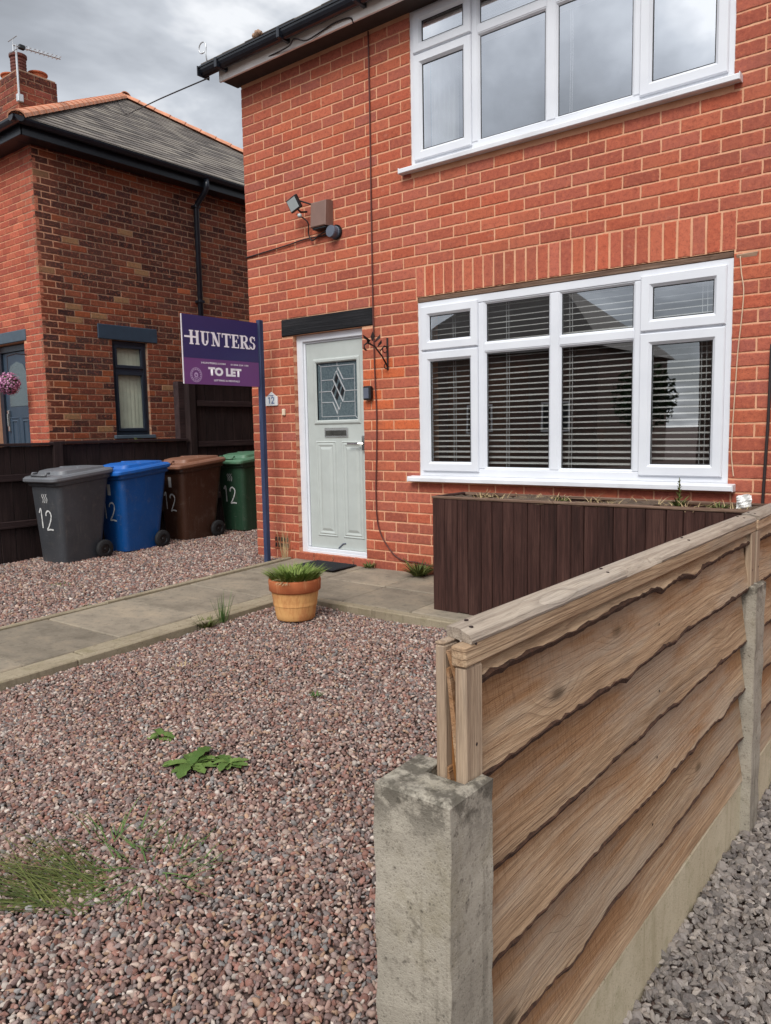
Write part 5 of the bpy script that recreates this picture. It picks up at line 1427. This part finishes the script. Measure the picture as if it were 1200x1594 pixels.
def rosette(label, c, n, L, seed, flat=1.15, name='dandelion', squash=1):
    t = thing(name, label, 'weed', c); r_ = random.Random(seed)
    for i in range(n):
        az = 2*math.pi*i/n+r_.uniform(-.4, .4); l = L*r_.uniform(.65, 1.1); h = Vector((math.cos(az), math.sin(az)*squash, 0)); sd_ = Vector((-math.sin(az), math.cos(az), 0))
        m = MB(); k = 9; pr = []; q_ = Vector((0, 0, .004)); el = R(r_.uniform(4, 34))
        for s_ in range(k+1):
            f = s_/k; wd = l*.20*(math.sin(math.pi*min(1, f*.86+.1))**.8)*(1 if s_ % 2 else .68)+.001
            if s_ == k: wd = .001
            dz = .25*wd
            pr.append((q_-sd_*wd+Vector((0, 0, dz)), q_.copy(), q_+sd_*wd+Vector((0, 0, dz))))
            q_ = q_+(h*math.cos(el)+Vector((0, 0, math.sin(el))))*l/k; el -= R(r_.uniform(5, 10))
            q_.z = max(q_.z, .006)
        vs = [tuple(v) for tri in pr for v in tri]; fs = []
        for s_ in range(k): a = 3*s_; fs += [(a, a+1, a+4, a+3), (a+1, a+2, a+5, a+4)]
        m.add(vs, fs); m.build('leaf', 'leaf', t, smooth=True)
    return t
gA = lambda y: g(y)-.028
rosette('leafy green dandelion in the middle of the pink gravel', (-2.405, -3.222, gA(-3.22)), 15, .14, 3)
rosette('ragged dandelion touching the right side of the leafy one', (-2.285, -3.135, gA(-3.13)), 13, .105, 9, squash=.8)
rosette('smaller dark green dandelion behind the larger one', (-2.72, -3.13, gA(-3.13)), 9, .11, 4, squash=.6)
tuft('grass_tuft', 'sprawling feathery grass clump at left edge of the gravel', 'grass', (-2.03, -3.93, gA(-3.9)), 190, .13, .40, 1.75, 5, 'grass', w=.0014, dirs=(202, 34), curl=.12, up=.3)
tuft('grass_tuft', 'sparse creeping grass right of the feathery clump', 'grass', (-1.93, -3.72, gA(-3.72)), 80, .17, .12, 1.5, 6, 'grass_dark', w=.002)
tuft('grass_tuft', 'thin grass sprigs above the feathery clump', 'grass', (-2.17, -3.72, gA(-3.72)), 44, .14, .11, 1.3, 7, 'grass_dark', w=.002)
tuft('grass_tuft', 'green grass tuft with tall stems against the path kerb', 'grass', (-3.955, -1.90, gA(-1.9)), 90, .05, .09, .8, 8, 'grass', w=.004)
tuft('grass_tuft', 'tall thin grass stems beside the kerb tuft', 'grass', (-3.955, -1.77, gA(-1.77)), 34, .035, .21, .3, 9, 'grass_dark', w=.0022, curl=.15)
tuft('fern', 'fresh green fern at the foot of the wall', 'plant', (-3.53, -.12, .004), 120, .05, .17, .9, 10, 'grass', w=.008)
tuft('grass_tuft', 'small weed beside the right end of the door step', 'weed', (-4.10, -.06, .004), 46, .04, .075, .9, 11, 'grass', w=.006)
tuft('grass_tuft', 'small yellow-green weed in gravel near the kerb', 'weed', (-3.38, -2.52, gA(-2.5)), 26, .05, .05, 1.1, 12, 'straw', w=.004)
tuft('grass_tuft', 'tiny blue-green sprout in the gravel before the fence', 'weed', (-2.49, -2.42, gA(-2.4)), 16, .02, .04, .8, 13, 'grass_dark', w=.005)
tuft('grass_tuft', 'small weed on the far kerb of the path', 'weed', (-5.12, -2.05, gA(-2.0)), 24, .035, .05, .9, 14, 'grass', w=.004)
tuft('grass_tuft', 'low weed by the far kerb near the door', 'weed', (-5.12, -1.1, gA(-1.1)), 26, .05, .04, 1.0, 15, 'grass', w=.004)
tuft('grass_tuft', 'faint patch of thin grass in gravel before the bins', 'weed', (-6.0, -1.75, gA(-1.75)), 50, .16, .04, 1.2, 16, 'grass', w=.003)
tuft('grass_tuft', 'dead grass stems at the foot of the wall by the post', 'weed', (-5.08, -.09, .004), 26, .04, .34, .25, 17, 'straw', w=.0018, curl=.2)
tuft('hedge_weed', 'green weeds behind the fence under the neighbour window', 'weed', (-8.0, .5, 1.02), 40, .14, .16, .8, 18, 'grass', w=.01)
# weeds in the planter
zs = PZ1
tuft('planter_weed', 'tall spiky green weed standing in the planter', 'weed', (-1.335, -.70, zs-.01), 30, .012, .09, .7, 19, 'grass', w=.008)
m = MB(); m.tube([(0, 0, 0), (.004, 0, .09), (.0, 0, .17)], .005, 6, r2=.002); r_ = random.Random(2)
for i in range(26):
    a = i*2.4; z = .03+.005*i; h = Vector((math.cos(a), math.sin(a), .8)); s_ = .032*(1-z/.22); sd_ = Vector((-math.sin(a), math.cos(a), 0))*.006
    m.add([tuple(Vector((0, 0, z))-sd_*.4), tuple(Vector((0, 0, z))+sd_*.4), tuple(Vector((0, 0, z))+h*s_*.6+sd_), tuple(Vector((0, 0, z))+h*s_), tuple(Vector((0, 0, z))+h*s_*.6-sd_)], [(0, 1, 2, 3, 4)])
m.build('weed_stem', 'grass', bpy.data.objects['planter_weed']).location = (0, 0, 0)
tuft('planter_weed', 'small green sprig at the left end of the planter', 'weed', (-2.60, -.70, zs-.01), 24, .05, .075, .6, 20, 'straw', w=.003)
tuft('planter_weed', 'small leafy sprig left of the middle of the planter', 'weed', (-2.04, -.68, zs-.01), 30, .03, .06, .8, 21, 'grass', w=.005)
tuft('planter_weed', 'low green weed beside the white card in the planter', 'weed', (-1.13, -.66, zs-.01), 50, .05, .055, .9, 22, 'grass', w=.006)
m = MB()
for i in range(40): blades(m, (pb.uniform(PX0+.2, PX1-.1), pb.uniform(PY0+.05, PY1-.05), zs-.005), 9, .05, .09, 1.35, 100+i, w=.002)
m.build('dry_straw', 'straw', label='dry straw and dead stems lying on the planter soil', cat='straw', kind='stuff')
wc = thing('white_card', 'torn white card standing at the right end of the planter', 'card', (-1.02, -.62, zs-.01), R(15))
m = MB(); cp_ = random.Random(4); nx = 6
for j in range(nx+1):
    for i in range(nx+1):
        x = -.036+.072*i/nx; z = .08*j/nx; e = (.006 if j == nx else 0)
        m.v.append((x+cp_.uniform(-.003, .003), .012*math.sin(i*1.3+j*.9)+cp_.uniform(-.003, .003), z+cp_.uniform(-e, e)))
for j in range(nx):
    for i in range(nx): a = j*(nx+1)+i; m.f.append((a, a+1, a+nx+2, a+nx+1))
c_ = m.build('crumpled_card', 'white', wc)
sf = c_.modifiers.new('thick', 'SOLIDIFY'); sf.thickness = .002

# ------------------------------------------------------------------ terracotta pot
tp = thing('terracotta_pot', 'terracotta flower pot with yellowed body at the path corner', 'flower pot', (-3.60, -1.44, g(-1.44)-.03))
m = MB(); m.lathe([(0, .001), (.122, .001), (.128, .008), (.133, .04), (.1382, .07), (.1432, .10), (.1482, .13), (.1532, .165), (.158, .195)], 44); m.build('pot_body', 'terracotta', tp, smooth=True)
m = MB(); m.lathe([(.150, .190), (.164, .192), (.171, .198), (.175, .262), (.173, .272), (.165, .275), (.157, .272), (.152, .25), (.146, .1)], 44); m.build('pot_rim', 'terracotta', tp, smooth=True)
m = MB(); m.lathe([(0, .248), (.08, .246), (.154, .24)], 30); m.build('pot_soil', 'soil', tp)
gp = thing('pot_grass', 'green grassy plant growing in the terracotta pot', 'plant', (-3.60, -1.44, g(-1.44)+.205))
m = MB(); blades(m, (0, 0, .01), 1100, .145, .135, .55, 41, w=.0046, curl=1.0); m.build('blade_clump', 'pot_leaf', gp)
m = MB(); blades(m, (0, 0, .02), 60, .12, .14, 1.0, 42, w=.002, curl=1.2); blades(m, (.05, -.13, .03), 26, .02, .13, 1.7, 43, w=.002, dirs=(280, 40), curl=1.6); m.build('dry_stalks', 'straw', gp)

# ------------------------------------------------------------------ timber fence on concrete
def post(y0, y1, zt, label, slots=(0, 1), z0=-.7):
    """concrete post with a slot that takes the panel"""
    x0, x1 = -.757, -.609; d = .052; s0, s1 = -.706, -.6265
    poly = [(x0, y0)]
    if slots[0]: poly += [(s0, y0), (s0, y0+d), (s1, y0+d), (s1, y0)]
    poly += [(x1, y0), (x1, y1)]
    if slots[1]: poly += [(s1, y1), (s1, y1-d), (s0, y1-d), (s0, y1)]
    poly.append((x0, y1))
    m = MB(); n = len(poly); zsn = [z0+(zt-z0)*i/30 for i in range(30)]+[zt-.007, zt]
    r_ = random.Random(int(y0*100)); cx, cyy = (x0+x1)/2, (y0+y1)/2
    for k, z in enumerate(zsn):
        ins = .006 if k == len(zsn)-1 else 0
        for (a, b_) in poly: m.v.append((a+(ins if a < cx else -ins)*(1 if a in (x0, x1) else 0)+r_.uniform(-.0022, .0022), b_+(ins if b_ < cyy else -ins)*(1 if b_ in (y0, y1) else 0)+r_.uniform(-.0022, .0022), z+(r_.uniform(-.003, .002) if k == len(zsn)-1 else 0)))
    for k in range(len(zsn)-1):
        for j in range(n): a, b_ = k*n+j, k*n+(j+1) % n; m.f.append((a, b_, b_+n, a+n))
    m.f.append(tuple((len(zsn)-1)*n+j for j in range(n)))
    return m.build('concrete_post', 'post', label=label, cat='fence post')
post(-4.090, -3.962, .60, 'mossy concrete fence post in the foreground', (0, 1))
post(-2.165, -2.038, .60, 'concrete fence post at the far end of the timber panel')
post(-.25, -.125, .60, 'concrete fence post nearest the house wall', (1, 0))
def fence_panel(y0, y1, label, zb=-.11, zt=.837):
    t = thing('timber_fence_panel', label, 'fence', (0, 0, 0), 0, 'weathered timber fence panels')
    r_ = random.Random(int(abs(y0)*100)); n = 6; bot = [zb-.01, .044, .219, .396, .576, .742]
    ny = 90
    for k in range(n):
        za = bot[k]; zb_ = (bot[k+1] if k < n-1 else zt-.066)+.035
        m = MB(); ph = r_.uniform(0, 6); a1, a2 = r_.uniform(.003, .006), r_.uniform(.0012, .0026); bow = r_.uniform(-.008, .008)
        ks = [(r_.uniform(.1, .9), r_.uniform(.008, .016), r_.uniform(.015, .04)) for _ in range(2)]
        for i in range(ny+1):
            f = i/ny; y = y0+.004+(y1-y0-.008)*f
            wv = a1*math.sin(f*6+ph)+a2*math.sin(f*15+ph*2)+bow*math.sin(math.pi*f)+r_.uniform(-.0022, .0022)
            for (c_, h_, w_) in ks: wv -= h_*math.exp(-((f-c_)/w_)**2)
            if k == 0: wv = 0
            xo = .003*math.sin(f*5+ph)+.0015*math.sin(f*13+ph)
            xb, xt = -.6385+xo*.6, -.667+xo*.4     # proud at the bottom edge, tucked under the board above
            zl = za+wv; e = r_.uniform(0, .003)
            m.v += [(xb, y, zl+.007+e), (xb-.006, y, zl+e*.5), (xb-.014, y, zl+.004), (xt-.0055, y, zb_), (xt, y, zb_), (xb*.42+xt*.58, y, zl+(zb_-zl)*.58)]
        for i in range(ny):
            a, b_ = 6*i, 6*i+6
            for (p, q_) in ((0, 1), (1, 2), (2, 3), (3, 4), (4, 5), (5, 0)): m.f.append((a+p, b_+p, b_+q_, a+q_))
        m.f += [tuple(range(5, -1, -1)), tuple(range(6*ny, 6*ny+6))]
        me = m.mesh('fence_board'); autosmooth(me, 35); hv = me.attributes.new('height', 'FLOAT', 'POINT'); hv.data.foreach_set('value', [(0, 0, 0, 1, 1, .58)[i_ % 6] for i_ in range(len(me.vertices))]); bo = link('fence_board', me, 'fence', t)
        if k == 0: continue
        w_ = MB()                                         # the strip of bark left along the lower edge
        hs = [max(.0004, .0017+.0026*math.sin(i*.23+ph)+.0022*math.sin(i*.61+ph*2)+r_.uniform(-.0024, .0024)) for i in range(ny+1)]
        for i in range(ny+1):
            a = 6*i; p0, p1, p5 = Vector(m.v[a]), Vector(m.v[a+1]), Vector(m.v[a+5]); u = (p5-p0).normalized(); hh = hs[i]
            w_.v += [tuple(p1+Vector((-.008, 0, -.0035))), tuple(p1+Vector((.003, 0, -.0045))), tuple(p0+Vector((.0032, 0, -.001))), tuple(p0+u*hh+Vector((.0006, 0, 0)))]
        for i in range(ny):
            a, b_ = 4*i, 4*i+4
            for q_ in range(3): w_.f.append((a+q_, b_+q_, b_+q_+1, a+q_+1))
        w_.build('bark_edge', 'bark_strip', bo)
    for (a, b_) in ((y0, y0+.050), (y1-.050, y1)):
        m = MB(); m.cbox(-.6535, -.6305, a, b_, zb-.02, zt-.0535, .003, .0008, r_); m.build('batten', 'fence_post_wood', t)
        m = MB(); m.cbox(-.690, -.6715, a, b_, zb-.02, zt-.022, .003, .0008, r_); m.build('batten', 'fence_post_wood', t)
    m = MB(); m.cbox(-.6708, -.6615, y0+.016, y0+.05, zb, zt-.03, .003, .002, r_); m.build('end_grain_strip', 'fence_end', t)
    m = MB(); m.cbox(-.690, -.6715, (y0+y1)/2-.03, (y0+y1)/2+.03, zb, zt-.022, .003); m.build('batten', 'fence_post_wood', t)
    m = MB(); m.cbox(-.6575, -.6295, y0-.004, y1, zt-.052, zt-.0175, .003, .001, r_); m.build('top_rail', 'fence', t)
    m = MB(); m.cbox(-.690, -.672, y0+.0, y1, zt-.0215, zt-.0175, .001); m.build('back_rail', 'fence_post_wood', t)
    m = MB(); L_ = 40; sec = []; ch_ = [(r_.uniform(.1, .9), r_.uniform(.004, .012)) for _ in range(3)]
    for i in range(L_+1):
        f = i/L_; y = y0+.015+(y1-y0-.012)*f; c1, c2 = r_.uniform(-.0014, .0014), r_.uniform(-.0012, .0012)
        chip = sum(h_*math.exp(-((f-c_)/.018)**2) for c_, h_ in ch_)
        sk = .024*max(0, 1-i)
        sec.append([(-.693, y+sk, zt-.017), (-.629+c1, y, zt-.017), (-.627+c1-chip, y, zt-.012), (-.632+c1-chip*1.3, y, zt-.003+c2), (-.663, y+sk*.5, zt+.003+c2), (-.693, y+sk, zt-.001)])
    m.loft(sec); me = m.mesh('capping'); autosmooth(me, 30); link('capping', me, 'fence_grey', t)
    m = MB()
    for y in (y0+.05, y0+.62, y0+1.2, y1-.08):
        m.lathe([(0, .0025), (.0038, .0022), (.0038, -.002)], 8, (-.652, y, zt)); m.lathe([(0, .0025), (.0038, .0022), (.0038, -.002)], 8, (-.680, y+.03, zt+.001))
    for z in bot[1:]:
        for y in (y0+.03, (y0+y1)/2+r_.uniform(-.02, .02), y1-.028):
            xn = -.6304 if abs(y-(y0+y1)/2) > .1 else -.6455
            m.add([(xn+(.0012 if k_ == 0 else 0), y+(0 if k_ == 0 else .0042*math.cos(k_*1.0472)), z+.075+(0 if k_ == 0 else .0042*math.sin(k_*1.0472))) for k_ in range(7)], [(0, k_+1, (k_+1) % 6+1) for k_ in range(6)])
    m.build('nail_head', 'dark_metal', t, kind='stuff')
    return t
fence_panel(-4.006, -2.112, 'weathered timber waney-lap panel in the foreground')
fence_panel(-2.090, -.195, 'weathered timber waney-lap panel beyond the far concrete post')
def gboard(y0, y1, label):
    m = MB(); m.cbox(-.698, -.642, y0, y1, -.45, -.118, .006, .001, rg)
    return m.build('gravel_board', 'gravelboard', label=label, cat='gravel board')
gboard(-4.008, -2.115, 'pale concrete gravel board under the nearer timber panel')
gboard(-2.088, -.20, 'pale concrete gravel board under the farther timber panel')

# ------------------------------------------------------------------ across the street (mirrored in the windows)
def far_house(x0, x1, y0, y1, ze, zr, label):
    t = thing('street_house', label, 'house', (0, 0, 0))
    m = MB(); m.box(x0, x1, y0, y1, -.4, ze); me = m.build('wall', 'brick_stuff', t)
    at = me.data.attributes.new('tint', 'FLOAT_COLOR', 'POINT'); at.data.foreach_set('color', [v for _ in me.data.vertices for v in (*rgb(96, 92, 86)[:3], 0)])
    h = (y1-y0)/2+.3; m = MB()
    m.add([(x0-.3, y0-.3, ze), (x1+.3, y0-.3, ze), (x1+.3, y1+.3, ze), (x0-.3, y1+.3, ze), (x0+h*.8, (y0+y1)/2, zr), (x1-h*.8, (y0+y1)/2, zr)], [(0, 1, 5, 4), (1, 2, 5), (2, 3, 4, 5), (3, 0, 4), (0, 3, 2, 1)]); m.build('roof', 'slate', t)
    for i in range(3):
        cx = x0+(x1-x0)*(i+.5)/3
        for z in (1.0, 3.0):
            if z+1 > ze-.1: continue
            m = MB(); m.ring(cx-.6, cx+.6, -z-1.1, -z, [(0, 0), (0, .04), (.07, .04), (.07, 0)]); m.v = [(p[0], y1+p[1], -p[2]) for p in m.v]; f = m.build('window', 'white', t)
            m = MB(); m.box(cx-.53, cx+.53, y1+.002, y1+.01, z+.07, z+1.03); m.build('pane', 'black', f)
far_house(-21, -11.2, -29, -21.5, 4.0, 7.2, 'brick house across the street mirrored in the left panes of the lower window')
far_house(-7.4, 3.5, -28, -20.5, 3.9, 7.0, 'brick house across the street mirrored in the right pane of the lower window')
def tree(x, y, h, r, label, seed):
    t = thing('street_tree', label, 'tree', (x, y, -.3)); m = MB(); r_ = random.Random(seed)
    m.tube([(0, 0, 0), (.05, 0, h*.4), (0, .05, h*.8)], .12, 8, r2=.03)
    for i in range(7): a = r_.uniform(0, 6.28); m.tube([(0, 0, h*.35+.05*i), (math.cos(a)*r*.6, math.sin(a)*r*.6, h*.6+.05*i)], .04, 6, r2=.01)
    m.build('trunk', 'bark', t)
    m = MB()
    for i in range(1500):
        v = Vector((r_.gauss(0, 1), r_.gauss(0, 1), r_.gauss(0, 1))).normalized()*r_.uniform(.5, 1)*r; p = Vector((v.x, v.y, h*.65+v.z*1.1)); u = Vector((r_.gauss(0, 1), r_.gauss(0, 1), r_.gauss(0, 1))).normalized(); w_ = u.orthogonal().normalized(); s_ = .09
        m.add([p-u*s_, p+w_*s_*.6, p+u*s_, p-w_*s_*.6], [(0, 1, 2, 3)])
    m.build('crown', 'hedge', t)
tree(-8.6, -19, 3.6, 1.0, 'dark leafy tree across the street mirrored in the lower window', 3)
